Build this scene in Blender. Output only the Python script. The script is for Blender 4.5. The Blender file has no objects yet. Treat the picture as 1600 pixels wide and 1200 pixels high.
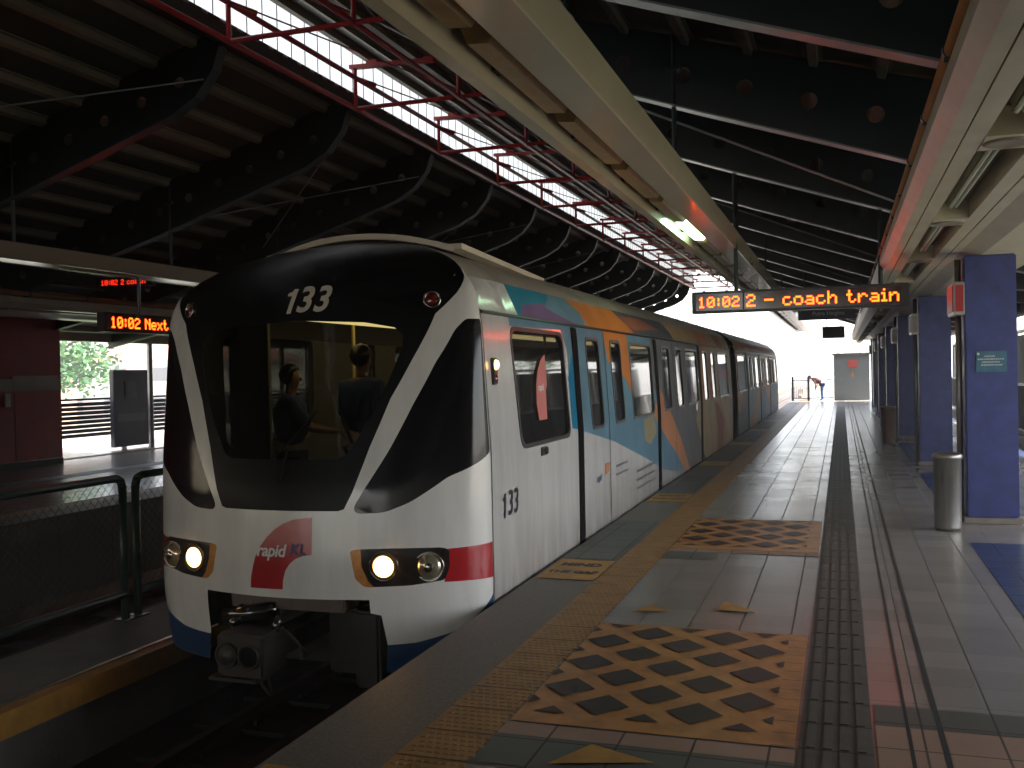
import bpy, bmesh, math, random
from math import sin, cos, pi, radians
from mathutils import Vector, Matrix
from mathutils.geometry import delaunay_2d_cdt
random.seed(7)
sc = bpy.context.scene
# ------------------------------------------------------------------ camera
f = 1525.0; roll = 0.02; H = 1.55
pitch = -17/1525.; yaw = math.atan(515/1525.)
fw = Vector((-sin(yaw)*cos(pitch), cos(yaw)*cos(pitch), sin(pitch)))
r0 = Vector((cos(yaw), sin(yaw), 0)); u0 = r0.cross(fw)
Rv = cos(roll)*r0 - sin(roll)*u0; Uv = sin(roll)*r0 + cos(roll)*u0
cd = bpy.data.cameras.new('camera'); cam = bpy.data.objects.new('camera', cd)
sc.collection.objects.link(cam)
cam.matrix_world = Matrix(((Rv.x, Uv.x, -fw.x, 0), (Rv.y, Uv.y, -fw.y, 0), (Rv.z, Uv.z, -fw.z, H), (0, 0, 0, 1)))
cd.sensor_width = 36; cd.lens = f/1600*36; cd.clip_start = .05; cd.clip_end = 3000
sc.camera = cam
# ------------------------------------------------------------------ world, sun, exposure
SUN_EL = 58; SUN_AZ = 86     # azimuth from +Y towards +X, degrees
w = bpy.data.worlds.new("World"); sc.world = w; w.use_nodes = True
nt = w.node_tree; nt.nodes.clear()
sky = nt.nodes.new('ShaderNodeTexSky'); sky.sky_type = 'NISHITA'; sky.sun_disc = False
sky.sun_elevation = radians(SUN_EL); sky.sun_rotation = radians(SUN_AZ)
sky.air_density = 1.0; sky.dust_density = 1.0; sky.ozone_density = 1.0
bg = nt.nodes.new('ShaderNodeBackground'); bg.inputs[1].default_value = 0.15
wo = nt.nodes.new('ShaderNodeOutputWorld')
hz_ = nt.nodes.new('ShaderNodeHueSaturation'); hz_.inputs['Saturation'].default_value = .38
wm = nt.nodes.new('ShaderNodeVectorMath'); wm.operation = 'MULTIPLY'; wm.inputs[1].default_value = (1.02, 1.0, .99)   # milky tropical haze
nt.links.new(sky.outputs[0], hz_.inputs['Color']); nt.links.new(hz_.outputs[0], wm.inputs[0]); nt.links.new(wm.outputs[0], bg.inputs[0]); nt.links.new(bg.outputs[0], wo.inputs[0])
sl = bpy.data.lights.new('sun', 'SUN'); sl.energy = 4.5; sl.angle = radians(.6); sl.color = (1, .95, .86)
so = bpy.data.objects.new('sun', sl); sc.collection.objects.link(so)
sd = Vector((sin(radians(SUN_AZ))*cos(radians(SUN_EL)), cos(radians(SUN_AZ))*cos(radians(SUN_EL)), sin(radians(SUN_EL))))
so.rotation_euler = sd.to_track_quat('Z', 'Y').to_euler()
sc.view_settings.view_transform = 'Standard'; sc.view_settings.look = 'None'
sc.view_settings.exposure = 2.65; sc.view_settings.gamma = 1
# ------------------------------------------------------------------ helpers
COL = sc.collection
ORD = ['first', 'second', 'third', 'fourth', 'fifth', 'sixth', 'seventh', 'eighth', 'ninth', 'tenth', 'eleventh', 'twelfth',
       'thirteenth', 'fourteenth', 'fifteenth', 'sixteenth', 'seventeenth', 'eighteenth', 'nineteenth', 'twentieth',
       'twenty-first', 'twenty-second', 'twenty-third', 'twenty-fourth', 'twenty-fifth', 'twenty-sixth', 'twenty-seventh',
       'twenty-eighth', 'twenty-ninth', 'thirtieth']
def M(name, col, rough=.6, metal=0., var=.15, scale=3., emit=None, es=0., bump=0., bscale=40., spec=None, ior=None, stretch=None, rvar=0., coat=0.):
    m = bpy.data.materials.new(name); m.use_nodes = True
    n = m.node_tree.nodes; l = m.node_tree.links; b = n['Principled BSDF']
    b.inputs['Base Color'].default_value = (*col, 1); b.inputs['Roughness'].default_value = rough; b.inputs['Metallic'].default_value = metal
    if ior: b.inputs['IOR'].default_value = ior
    if spec is not None: b.inputs['Specular IOR Level'].default_value = spec
    if coat: b.inputs['Coat Weight'].default_value = coat; b.inputs['Coat Roughness'].default_value = .08
    if emit: b.inputs['Emission Color'].default_value = (*emit, 1); b.inputs['Emission Strength'].default_value = es
    tc = n.new('ShaderNodeTexCoord'); mp = n.new('ShaderNodeMapping'); l.new(tc.outputs['Object'], mp.inputs[0])
    if stretch: mp.inputs['Scale'].default_value = stretch
    if var > 0:
        ns = n.new('ShaderNodeTexNoise'); ns.inputs['Scale'].default_value = scale; ns.inputs['Detail'].default_value = 6; ns.inputs['Roughness'].default_value = .6
        l.new(mp.outputs[0], ns.inputs[0])
        rp = n.new('ShaderNodeMapRange'); rp.inputs[1].default_value = .3; rp.inputs[2].default_value = .7
        rp.inputs[3].default_value = 1-var; rp.inputs[4].default_value = 1+var*.6
        l.new(ns.outputs[0], rp.inputs[0])
        mx = n.new('ShaderNodeVectorMath'); mx.operation = 'SCALE'; mx.inputs[0].default_value = col
        l.new(rp.outputs[0], mx.inputs['Scale']); l.new(mx.outputs[0], b.inputs['Base Color'])
        if rvar:
            r2 = n.new('ShaderNodeMapRange'); r2.inputs[1].default_value = .3; r2.inputs[2].default_value = .7
            r2.inputs[3].default_value = rough+rvar; r2.inputs[4].default_value = max(.03, rough-rvar)
            l.new(ns.outputs[0], r2.inputs[0]); l.new(r2.outputs[0], b.inputs['Roughness'])
    if bump:
        nb = n.new('ShaderNodeTexNoise'); nb.inputs['Scale'].default_value = bscale; l.new(mp.outputs[0], nb.inputs[0])
        bp = n.new('ShaderNodeBump'); bp.inputs['Strength'].default_value = bump; bp.inputs['Distance'].default_value = .01
        l.new(nb.outputs[0], bp.inputs['Height']); l.new(bp.outputs[0], b.inputs['Normal'])
    return m
def glass_mat(name, tint, refl_ior=2.0, base=(.01, .01, .012), trans=.4, rough=.03):
    m = bpy.data.materials.new(name); m.use_nodes = True
    n = m.node_tree.nodes; l = m.node_tree.links; b = n['Principled BSDF']
    b.inputs['Base Color'].default_value = (*base, 1); b.inputs['Roughness'].default_value = rough; b.inputs['IOR'].default_value = refl_ior
    ns = n.new('ShaderNodeTexNoise'); ns.inputs['Scale'].default_value = 2.0
    bp = n.new('ShaderNodeBump'); bp.inputs['Strength'].default_value = .02; l.new(ns.outputs[0], bp.inputs['Height']); l.new(bp.outputs[0], b.inputs['Normal'])
    t = n.new('ShaderNodeBsdfTransparent'); t.inputs[0].default_value = (*tint, 1)
    mx = n.new('ShaderNodeMixShader'); mx.inputs[0].default_value = trans
    l.new(b.outputs[0], mx.inputs[1]); l.new(t.outputs[0], mx.inputs[2]); l.new(mx.outputs[0], n['Material Output'].inputs[0])
    return m
WO = {}      # world origin of every parent
def tag(o, label=None, cat=None, group=None, kind=None):
    if label: o['label'] = label
    if cat: o['category'] = cat
    if group: o['group'] = group
    if kind: o['kind'] = kind
    return o
def thing(name, label, cat, loc=(0, 0, 0), group=None):
    o = bpy.data.objects.new(name, None); COL.objects.link(o); o.location = loc; o.empty_display_size = .2
    WO[o.name] = Vector(loc)
    return tag(o, label, cat, group)
def mesh_obj(name, verts, faces, mats, parent=None, midx=None, smooth=False, loc=None):
    org = WO.get(parent.name, Vector((0, 0, 0))) if parent else (Vector(loc) if loc else Vector((0, 0, 0)))
    me = bpy.data.meshes.new(name); me.from_pydata([tuple(Vector(v)-org) for v in verts], [], faces)
    if not isinstance(mats, (list, tuple)): mats = [mats]
    for m in mats: me.materials.append(m)
    if midx: me.polygons.foreach_set('material_index', midx)
    if smooth: me.polygons.foreach_set('use_smooth', [True]*len(me.polygons))
    me.update()
    o = bpy.data.objects.new(name, me); COL.objects.link(o)
    if parent: o.parent = parent
    elif loc: o.location = loc
    WO[o.name] = org
    return o
class MB:
    def __init__(s): s.v = []; s.f = []; s.m = []; s.cur = 0
    def add(s, vs, fs):
        b = len(s.v); s.v += [Vector(v) for v in vs]; s.f += [tuple(i+b for i in f_) for f_ in fs]; s.m += [s.cur]*len(fs); return s
    def box(s, x0, x1, y0, y1, z0, z1):
        return s.add([(x, y, z) for z in (z0, z1) for y in (y0, y1) for x in (x0, x1)],
                     [(0, 2, 3, 1), (4, 5, 7, 6), (0, 1, 5, 4), (2, 6, 7, 3), (0, 4, 6, 2), (1, 3, 7, 5)])
    def bbox(s, x0, x1, y0, y1, z0, z1, b=.01):      # box with chamfered vertical and horizontal edges
        bm = bmesh.new(); bmesh.ops.create_cube(bm, size=1)
        for v in bm.verts: v.co = Vector(((x0+x1)/2+v.co.x*(x1-x0), (y0+y1)/2+v.co.y*(y1-y0), (z0+z1)/2+v.co.z*(z1-z0)))
        bmesh.ops.bevel(bm, geom=bm.edges[:], offset=b, segments=2, affect='EDGES')
        bm.verts.index_update(); s.add([v.co.copy() for v in bm.verts], [tuple(v.index for v in f_.verts) for f_ in bm.faces]); bm.free(); return s
    def tube(s, a, b, r, n=8, r2=None, cap=True):
        a = Vector(a); b = Vector(b); r2 = r if r2 is None else r2; d = (b-a).normalized()
        p = d.orthogonal().normalized(); q = d.cross(p)
        vs = [a+(p*cos(2*pi*i/n)+q*sin(2*pi*i/n))*r for i in range(n)]+[b+(p*cos(2*pi*i/n)+q*sin(2*pi*i/n))*r2 for i in range(n)]
        fs = [(i, (i+1) % n, n+(i+1) % n, n+i) for i in range(n)]
        if cap: fs += [tuple(range(n))[::-1], tuple(range(n, 2*n))]
        return s.add(vs, fs)
    def bar(s, a, b, wd, hd, up=(0, 0, 1)):           # rectangular bar a->b
        a = Vector(a); b = Vector(b); d = (b-a).normalized(); up = Vector(up)
        p = d.cross(up).normalized(); q = p.cross(d)
        vs = [c+p*x*wd/2+q*y*hd/2 for c in (a, b) for x, y in ((-1, -1), (1, -1), (1, 1), (-1, 1))]
        return s.add(vs, [(3, 2, 1, 0), (4, 5, 6, 7), (0, 1, 5, 4), (1, 2, 6, 5), (2, 3, 7, 6), (3, 0, 4, 7)])
    def extr(s, prof, y0, y1, closed=True):           # profile of (x,z) pushed along Y
        n = len(prof); vs = [(x, y0, z) for x, z in prof]+[(x, y1, z) for x, z in prof]
        k = n if closed else n-1
        fs = [(i, (i+1) % n, n+(i+1) % n, n+i) for i in range(k)]
        if closed: fs += [tuple(range(n))[::-1], tuple(range(n, 2*n))]
        return s.add(vs, fs)
    def lathe(s, c, prof, axis='Z', n=24):            # prof: (r,h)
        vs = []
        for r, h in prof:
            for i in range(n):
                a = 2*pi*i/n
                p = {'Z': (r*cos(a), r*sin(a), h), 'Y': (r*cos(a), h, r*sin(a)), 'X': (h, r*cos(a), r*sin(a))}[axis]
                vs.append(Vector(c)+Vector(p))
        fs = [(j*n+i, j*n+(i+1) % n, (j+1)*n+(i+1) % n, (j+1)*n+i) for j in range(len(prof)-1) for i in range(n)]
        return s.add(vs, fs)
    def build(s, name, mat, parent=None, smooth=False, loc=None):
        return mesh_obj(name, s.v, s.f, mat, parent, s.m if isinstance(mat, (list, tuple)) else None, smooth, loc)
def inpoly(p, poly):
    x, y = p; c = False; j = len(poly)-1
    for i in range(len(poly)):
        xi, yi = poly[i]; xj, yj = poly[j]
        if (yi > y) != (yj > y) and x < (xj-xi)*(y-yi)/(yj-yi)+xi: c = not c
        j = i
    return c
def rpoly(pts, r, n=4):                               # polygon with rounded corners
    out = []; N = len(pts)
    for i in range(N):
        p = Vector(pts[i]); a = Vector(pts[i-1]); b = Vector(pts[(i+1) % N])
        ra = min(r, (a-p).length*.45); rb = min(r, (b-p).length*.45)
        s = p+(a-p).normalized()*ra; e = p+(b-p).normalized()*rb
        for k in range(n+1):
            t = k/n; out.append(tuple(s*(1-t)**2+p*2*t*(1-t)+e*t*t))
    return out
def sub(poly, mx):                                    # subdivide long edges
    out = []
    for i in range(len(poly)):
        a = Vector(poly[i]); b = Vector(poly[(i+1) % len(poly)]); k = max(1, int((b-a).length/mx))
        out += [tuple(a.lerp(b, j/k)) for j in range(k)]
    return out
def cdt_regions(loops, grid, classify, mapfn, opened=()):
    """triangulate all loops + grid points; classify(cx,cz)->(objkey, matindex) or None. returns {objkey: (verts, faces, midx)}"""
    P = []; E = []
    for lp in loops:
        b = len(P); P += [Vector(p) for p in lp]; E += [(b+i, b+(i+1) % len(lp)) for i in range(len(lp))]
    for ln in opened:
        b = len(P); P += [Vector(p) for p in ln]; E += [(b+i, b+i+1) for i in range(len(ln)-1)]
    P += [Vector(p) for p in grid]
    v, e, fc, *_ = delaunay_2d_cdt(P, E, [], 0, 1e-5)
    out = {}
    for t in fc:
        c = sum((v[i] for i in t), Vector((0, 0)))/len(t)
        k = classify(c.x, c.y)
        if k is None: continue
        o = out.setdefault(k[0], ({}, [], []))
        o[1].append(tuple(o[0].setdefault(i, len(o[0])) for i in t)); o[2].append(k[1])
    return {k: ([mapfn(v[i].x, v[i].y) for i in d], fs, mi) for k, (d, fs, mi) in out.items()}
def text_mesh(s, size, bold=0.0, shear=0.0, align='CENTER', space=1.0):
    cu = bpy.data.curves.new('t', 'FONT'); cu.body = s; cu.size = size; cu.offset = bold; cu.shear = shear
    cu.align_x = align; cu.align_y = 'CENTER'; cu.space_character = space; cu.resolution_u = 4
    o = bpy.data.objects.new('t', cu); COL.objects.link(o); dg = bpy.context.evaluated_depsgraph_get()
    me = bpy.data.meshes.new_from_object(o.evaluated_get(dg)); bpy.data.objects.remove(o)
    r = ([v.co.copy() for v in me.vertices], [tuple(p.vertices) for p in me.polygons]); bpy.data.meshes.remove(me)
    return r
def text_obj(name, s, size, fn, mat, parent, **k):    # fn maps (u,v) in metres to a world point
    v, fc = text_mesh(s, size, **k)
    bm = bmesh.new(); bv = [bm.verts.new(p) for p in v]
    for q in fc:
        try: bm.faces.new([bv[i] for i in q])
        except ValueError: pass
    st = .03; lo = min(p.y for p in v); hi = max(p.y for p in v); l0 = min(p.x for p in v); h0 = max(p.x for p in v)
    z = lo+st
    while z < hi: bmesh.ops.bisect_plane(bm, geom=bm.verts[:]+bm.edges[:]+bm.faces[:], plane_co=(0, z, 0), plane_no=(0, 1, 0)); z += st
    z = l0+st
    while z < h0: bmesh.ops.bisect_plane(bm, geom=bm.verts[:]+bm.edges[:]+bm.faces[:], plane_co=(z, 0, 0), plane_no=(1, 0, 0)); z += st
    bm.verts.index_update(); v = [p.co.copy() for p in bm.verts]; fc = [tuple(i.index for i in q.verts) for q in bm.faces]; bm.free()
    return mesh_obj(name, [fn(p.x, p.y) for p in v], fc, mat, parent)
def copy_tree(o, parent=None):
    c = o.copy(); COL.objects.link(c); c.parent = parent
    WO[c.name] = WO.get(o.name, Vector((0, 0, 0)))
    for ch in list(o.children): copy_tree(ch, c)
    return c
FONT = {'0': '01110 10001 10011 10101 11001 10001 01110', '1': '00100 01100 00100 00100 00100 00100 01110', '2': '01110 10001 00001 00110 01000 10000 11111',
 ':': '000 010 010 000 010 010 000', '-': '00000 00000 00000 11111 00000 00000 00000', ' ': '000 000 000 000 000 000 000',
 'c': '00000 00000 01110 10000 10000 10001 01110', 'o': '00000 00000 01110 10001 10001 10001 01110', 'a': '00000 00000 01110 00001 01111 10001 01111',
 'h': '10000 10000 10110 11001 10001 10001 10001', 't': '01000 01000 11100 01000 01000 01001 00110', 'r': '00000 00000 10110 11001 10000 10000 10000',
 'i': '010 000 110 010 010 010 111', 'n': '00000 00000 10110 11001 10001 10001 10001', 'e': '00000 00000 01110 10001 11111 10000 01110',
 'x': '00000 00000 10001 01010 00100 01010 10001', 'N': '10001 11001 10101 10011 10001 10001 10001'}
def led_text(s, dot, fn, th, mt, parent):
    u0_ = 0
    for ch in s:
        if ch != ' ': led_dots(ch, dot, (lambda a, b_, d, q=u0_: fn(a+q, b_, d)), th)[0].build('lit_character', mt, parent)
        u0_ += (len(FONT[ch].split()[0])+1)*dot
def led_dots(s, dot, fn, y_thick):                    # returns MB; fn(u,v,d)
    mb = MB(); u = 0
    for ch in s:
        g = FONT[ch].split(); W_ = len(g[0])
        for r, row in enumerate(g):
            for c, q in enumerate(row):
                if q == '1':
                    a = u+c*dot; b = (6-r)*dot; e = dot*.92
                    mb.add([fn(a, b, y_thick), fn(a+e, b, y_thick), fn(a+e, b+e, y_thick), fn(a, b+e, y_thick), fn(a, b, 0), fn(a+e, b, 0), fn(a+e, b+e, 0), fn(a, b+e, 0)],
                           [(0, 1, 2, 3), (0, 4, 5, 1), (1, 5, 6, 2), (2, 6, 7, 3), (3, 7, 4, 0)])
        u += (W_+1)*dot
    return mb, u
# ------------------------------------------------------------------ materials
def tile_mat(name, c1, c2, mortar, tile, rough, off=(0, 0), var=.12, spec=.5, mort=.006, rmort=.6):
    m = M(name, c1, rough, var=0, spec=spec); n = m.node_tree.nodes; l = m.node_tree.links; b = n['Principled BSDF']
    tc = n.new('ShaderNodeTexCoord'); mp = n.new('ShaderNodeMapping'); l.new(tc.outputs['Object'], mp.inputs[0]); mp.inputs['Location'].default_value = (off[0], off[1], 0)
    br = n.new('ShaderNodeTexBrick'); br.offset = 0; br.squash = 1; l.new(mp.outputs[0], br.inputs[0])
    br.inputs['Color1'].default_value = (*c1, 1); br.inputs['Color2'].default_value = (*c2, 1); br.inputs['Mortar'].default_value = (*mortar, 1)
    br.inputs['Scale'].default_value = 1; br.inputs['Brick Width'].default_value = tile; br.inputs['Row Height'].default_value = tile
    br.inputs['Mortar Size'].default_value = mort; br.inputs['Mortar Smooth'].default_value = .3; br.inputs['Bias'].default_value = 0
    ns = n.new('ShaderNodeTexNoise'); ns.inputs['Scale'].default_value = 1.7; ns.inputs['Detail'].default_value = 8; l.new(tc.outputs['Object'], ns.inputs[0])
    rp = n.new('ShaderNodeMapRange'); rp.inputs[1].default_value = .3; rp.inputs[2].default_value = .7; rp.inputs[3].default_value = 1-var; rp.inputs[4].default_value = 1+var*.5; l.new(ns.outputs[0], rp.inputs[0])
    mx = n.new('ShaderNodeVectorMath'); mx.operation = 'SCALE'; l.new(br.outputs[0], mx.inputs[0]); l.new(rp.outputs[0], mx.inputs['Scale']); l.new(mx.outputs[0], b.inputs['Base Color'])
    r2 = n.new('ShaderNodeMapRange'); r2.inputs[1].default_value = .35; r2.inputs[2].default_value = .65; r2.inputs[3].default_value = rough+.03; r2.inputs[4].default_value = max(.05, rough-.02); l.new(ns.outputs[0], r2.inputs[0])
    ad = n.new('ShaderNodeMix'); ad.data_type = 'FLOAT'; l.new(br.outputs['Fac'], ad.inputs[0]); l.new(r2.outputs[0], ad.inputs[2]); ad.inputs[3].default_value = rmort; l.new(ad.outputs[0], b.inputs['Roughness'])
    # slight per-tile unevenness so reflections break up
    bp = n.new('ShaderNodeBump'); bp.inputs['Strength'].default_value = .25; bp.inputs['Distance'].default_value = .004; bp.invert = True
    l.new(br.outputs['Fac'], bp.inputs['Height'])
    n2 = n.new('ShaderNodeTexNoise'); n2.inputs['Scale'].default_value = 9; l.new(tc.outputs['Object'], n2.inputs[0])
    b2 = n.new('ShaderNodeBump'); b2.inputs['Strength'].default_value = .035; b2.inputs['Distance'].default_value = .004; l.new(n2.outputs[0], b2.inputs['Height'])
    l.new(bp.outputs[0], b2.inputs['Normal']); l.new(b2.outputs[0], b.inputs['Normal'])
    return m
mat = {}
mat['tile'] = tile_mat('floor_tile', (.29, .262, .228), (.225, .205, .18), (.05, .043, .037), .30, .24, var=.14, spec=.55)
mat['tile_blue'] = tile_mat('blue_floor_tile', (.035, .055, .14), (.03, .045, .12), (.02, .02, .03), .30, .3)
mat['tile_dark'] = tile_mat('dark_border_tile', (.10, .095, .08), (.08, .08, .065), (.03, .03, .03), .30, .5, spec=.3)
mat['tile_pink'] = tile_mat('pinkish_border_tile', (.34, .22, .16), (.30, .19, .14), (.08, .06, .05), .30, .5, spec=.3)
mat['tile_green'] = tile_mat('greenish_floor_tile', (.105, .115, .10), (.09, .10, .09), (.03, .035, .03), .30, .5, spec=.3)
mat['granite'] = M('granite_edge', (.145, .13, .112), .55, var=.35, scale=60, bump=.15, bscale=120)
mat['tact_y'] = M('yellow_tactile', (.30, .155, .045), .5, var=.3, scale=6)
mat['tact_g'] = M('brown_tactile', (.078, .074, .062), .6, var=.25, scale=8)
mat['yellow'] = M('yellow_paint', (.42, .22, .035), .5, var=.35, scale=5)
mat['orange_t'] = M('orange_floor_tile', (.44, .20, .06), .42, var=.35, scale=7, spec=.3)
mat['diamond'] = M('plum_floor_tile', (.035, .024, .026), .45, var=.25, scale=6, spec=.2)
mat['groove'] = M('drain_groove', (.012, .012, .012), .8, var=0)
mat['concrete'] = M('concrete', (.16, .15, .135), .75, var=.4, scale=1.5, bump=.3, bscale=30)
mat['bed'] = M('trackbed', (.035, .028, .024), .85, var=.5, scale=2, bump=.4, bscale=15)
mat['rust'] = M('rusty_steel', (.10, .045, .03), .6, .4, var=.4, scale=8)
mat['rail'] = M('rail_steel', (.25, .23, .2), .3, .9, var=.2)
mat['alum'] = M('aluminium_plate', (.5, .48, .45), .25, .9, var=.2, scale=2, stretch=(1, .3, 1))
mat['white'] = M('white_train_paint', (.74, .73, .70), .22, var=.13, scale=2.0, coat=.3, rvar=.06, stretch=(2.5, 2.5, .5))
mat['black'] = M('gloss_black_paint', (.007, .007, .008), .32, var=.1, spec=.10)
mat['red'] = M('red_train_paint', (.42, .012, .018), .2, var=.08, coat=.4)
mat['skirt'] = M('blue_skirt_paint', (.012, .05, .13), .3, var=.15)
mat['roofp'] = M('dusty_roof_paint', (.36, .32, .27), .5, var=.25, scale=5)
mat['lip'] = M('cream_roof_fairing', (.55, .48, .38), .4, var=.15)
LIV = dict(bluegrey=(.14, .27, .36), deepblue=(.012, .19, .34), orange=(.62, .21, .05), peach=(.60, .26, .13), grey=(.17, .17, .18),
           beige=(.46, .33, .18), brown=(.34, .13, .08), cream=(.55, .42, .26), purple=(.20, .12, .26), teal=(.03, .23, .34), navy=(.03, .045, .085),
           darkgrey=(.10, .10, .12), olive=(.38, .33, .19))
for k, c in LIV.items(): mat['l_'+k] = M('livery_'+k, tuple(q*.8 for q in c), .55, var=.18, scale=2.2, spec=.08)
mat['rubber'] = M('black_rubber', (.006, .006, .006), .8, var=.1, spec=.1)
mat['gasket'] = M('window_gasket', (.03, .028, .027), .4, var=.1)
mat['wglass'] = glass_mat('side_window_glass', (.32, .33, .32), 1.7, trans=.18)
mat['wind'] = glass_mat('windscreen_glass', (.22, .22, .19), 1.33, trans=.72)
mat['dglass'] = M('dark_quarter_glass', (.006, .006, .008), .12, var=0, ior=1.38)
mat['lampbody'] = M('lamp_housing', (.015, .013, .013), .1, var=.1, coat=1.)
mat['lamp_on'] = M('lit_headlamp_lens', (.9, .6, .3), .2, var=0, emit=(1, .50, .13), es=2.2)
mat['lamp_ref'] = M('amber_reflector', (.20, .085, .02), .3, .5, var=.5, scale=25, emit=(1, .4, .06), es=.008)  # weak emission stands in for headlamp light caught by the amber zone
mat['lamp_off'] = M('clear_lamp_lens', (.45, .4, .3), .08, .6, var=.3, scale=30, coat=1.)
mat['chrome'] = M('chrome_ring', (.35, .33, .3), .2, 1., var=.1)
mat['redlens'] = M('red_lens', (.12, .005, .008), .1, var=0, coat=1.)
mat['amber_on'] = M('lit_amber_marker', (.9, .4, .1), .3, var=0, emit=(1, .35, .08), es=3)
mat['under'] = M('underframe_grime', (.020, .017, .014), .6, .2, var=.4, scale=10)
mat['under_brown'] = M('brown_beam_paint', (.10, .07, .055), .5, var=.3, scale=10)
mat['coupler'] = M('coupler_grease_grey', (.05, .042, .036), .5, .5, var=.4, scale=12)
mat['signblack'] = M('sign_case_black', (.012, .010, .012), .35, var=.1)
mat['led'] = M('led_dots_orange', (.3, .05, .01), .5, var=0, emit=(1, .050, .003), es=2.6)
mat['led_red'] = M('led_dots_red', (.3, .02, .01), .5, var=0, emit=(1, .03, .01), es=.35)
mat['deck'] = M('roof_deck_underside', (.035, .040, .036), .7, var=.3, scale=1)
mat['deck_pale'] = M('upper_roof_deck_grey', (.10, .10, .095), .6, var=.25, scale=2)
mat['purlin'] = M('cream_purlin', (.18, .155, .12), .5, .2, var=.3, scale=4, stretch=(1, .3, 1))
mat['purlin_d'] = M('purlin_shaded', (.085, .08, .07), .6, .1, var=.3, scale=4)  # shade put into the colour: same purlins darkened against the red sign light
mat['girder'] = M('dark_blue_green_girder', (.012, .025, .032), .38, var=.2, scale=5)
mat['girder_f'] = M('flange_sky_sheen', (.26, .29, .32), .3, var=.25, scale=5)  # flange colour lightened to stand in for reflected sky
mat['girder_d'] = M('flange_shaded', (.03, .042, .055), .5, var=.25, scale=5)  # same flange steel, shade put into the colour on the far side
mat['redsteel'] = M('red_truss_paint', (.42, .018, .022), .4, var=.2, scale=6)
mat['cream'] = M('cream_trough_enamel', (.47, .40, .30), .22, var=.12, scale=2, stretch=(1, .4, 1), coat=.3)
mat['diffuser'] = M('yellowed_diffuser', (.40, .26, .10), .3, var=.3, scale=4, coat=.3)
mat['tube_on'] = M('lit_fluorescent_diffuser', (.7, .8, .6), .4, var=0, emit=(.55, 1, .62), es=1.3)
mat['tube_far'] = M('lit_distant_tube', (.7, .8, .8), .4, var=0, emit=(.8, .9, 1), es=.35)
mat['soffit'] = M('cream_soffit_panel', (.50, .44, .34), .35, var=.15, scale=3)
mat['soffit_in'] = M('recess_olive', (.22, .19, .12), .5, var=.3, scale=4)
mat['pipe'] = M('copper_brown_pipe', (.34, .15, .06), .35, .3, var=.25, scale=4)
mat['galv'] = M('galvanised_steel', (.30, .29, .28), .35, .8, var=.25, scale=6)
mat['pillar'] = M('cobalt_pillar_cladding', (.026, .038, .17), .42, var=.38, scale=5, bump=.10, bscale=9, rvar=.14)
mat['plinth'] = M('pillar_plinth', (.22, .18, .15), .5, var=.3, scale=8)
mat['teal'] = M('teal_plaque', (.03, .12, .19), .3, var=.25, scale=20)
mat['offwhite'] = M('off_white_letter', (.55, .56, .52), .5, var=.1)
mat['lettergrey'] = M('dark_grey_letter', (.03, .03, .035), .4, var=0)
mat['lettercream'] = M('warm_white_letter', (.62, .55, .45), .4, var=.05)
mat['letterwhite'] = M('white_letter', (.75, .75, .75), .4, var=.05)
mat['letternavy'] = M('navy_letter', (.02, .02, .12), .4, var=.05)
mat['letterred'] = M('red_letter', (.55, .08, .06), .5, var=.05)
mat['steel'] = M('brushed_bin_steel', (.32, .31, .29), .33, .85, var=.25, scale=6, stretch=(6, 6, .5))
mat['wood'] = M('brown_bin_slats', (.16, .10, .07), .5, var=.4, scale=12, stretch=(8, 8, .5))
mat['green'] = M('green_fence_paint', (.012, .05, .035), .4, var=.2, scale=10)
mat['wire'] = M('chain_link_wire', (.11, .10, .09), .45, .6, var=.1)
mat['redwall'] = M('dark_red_cladding', (.34, .012, .018), .4, var=.25, scale=1.5)
mat['redgrey'] = M('grey_band_panel', (.30, .25, .22), .5, var=.2)
mat['plum'] = M('plum_board', (.045, .035, .06), .35, var=.2)
mat['louvre'] = M('grey_louvre', (.13, .13, .14), .4, .5, var=.2)
mat['kiosk'] = M('grey_kiosk_panel', (.17, .19, .20), .45, var=.15)
mat['ground'] = M('dry_ground', (.30, .28, .22), .9, var=.4, scale=.3)
mat['grass'] = M('grass_verge', (.10, .16, .05), .9, var=.5, scale=.8, bump=.5, bscale=10)
mat['bark'] = M('bark', (.09, .065, .045), .85, var=.4, scale=10)
mat['leafm'] = M('leaves_mid', (.045, .13, .045), .5, var=.4, scale=1.5)
mat['leafl'] = M('leaves_light', (.09, .20, .06), .5, var=.4, scale=1.5)
mat['bldg'] = M('pale_render_wall', (.62, .58, .52), .8, var=.1, scale=.5)
mat['bldg2'] = M('peach_render_wall', (.60, .36, .24), .8, var=.1, scale=.5)
mat['rooft'] = M('terracotta_tiles', (.34, .12, .07), .7, var=.25, scale=2)
mat['winb'] = M('building_window', (.03, .04, .05), .15, var=.1)
mat['skin'] = M('skin', (.28, .15, .09), .5, var=.1)
mat['shirt'] = M('blue_shirt', (.018, .05, .17), .8, var=.15)
mat['collar'] = M('pale_collar', (.45, .47, .5), .8, var=.1)
mat['hair'] = M('black_hair', (.006, .005, .005), .4, var=.2, scale=30)
mat['trouser'] = M('dark_trousers', (.012, .012, .016), .8, var=.1)
mat['maroon'] = M('maroon_shirt', (.08, .015, .012), .8, var=.1)
mat['blueshirt2'] = M('bright_blue_trousers', (.015, .05, .16), .8, var=.1)
mat['int_panel'] = M('interior_divider_panel', (.20, .20, .13), .5, var=.1)
mat['int_wall'] = M('interior_lining', (.08, .075, .065), .5, var=.1)
mat['int_floor'] = M('interior_floor', (.06, .06, .07), .5, var=.2)
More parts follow.
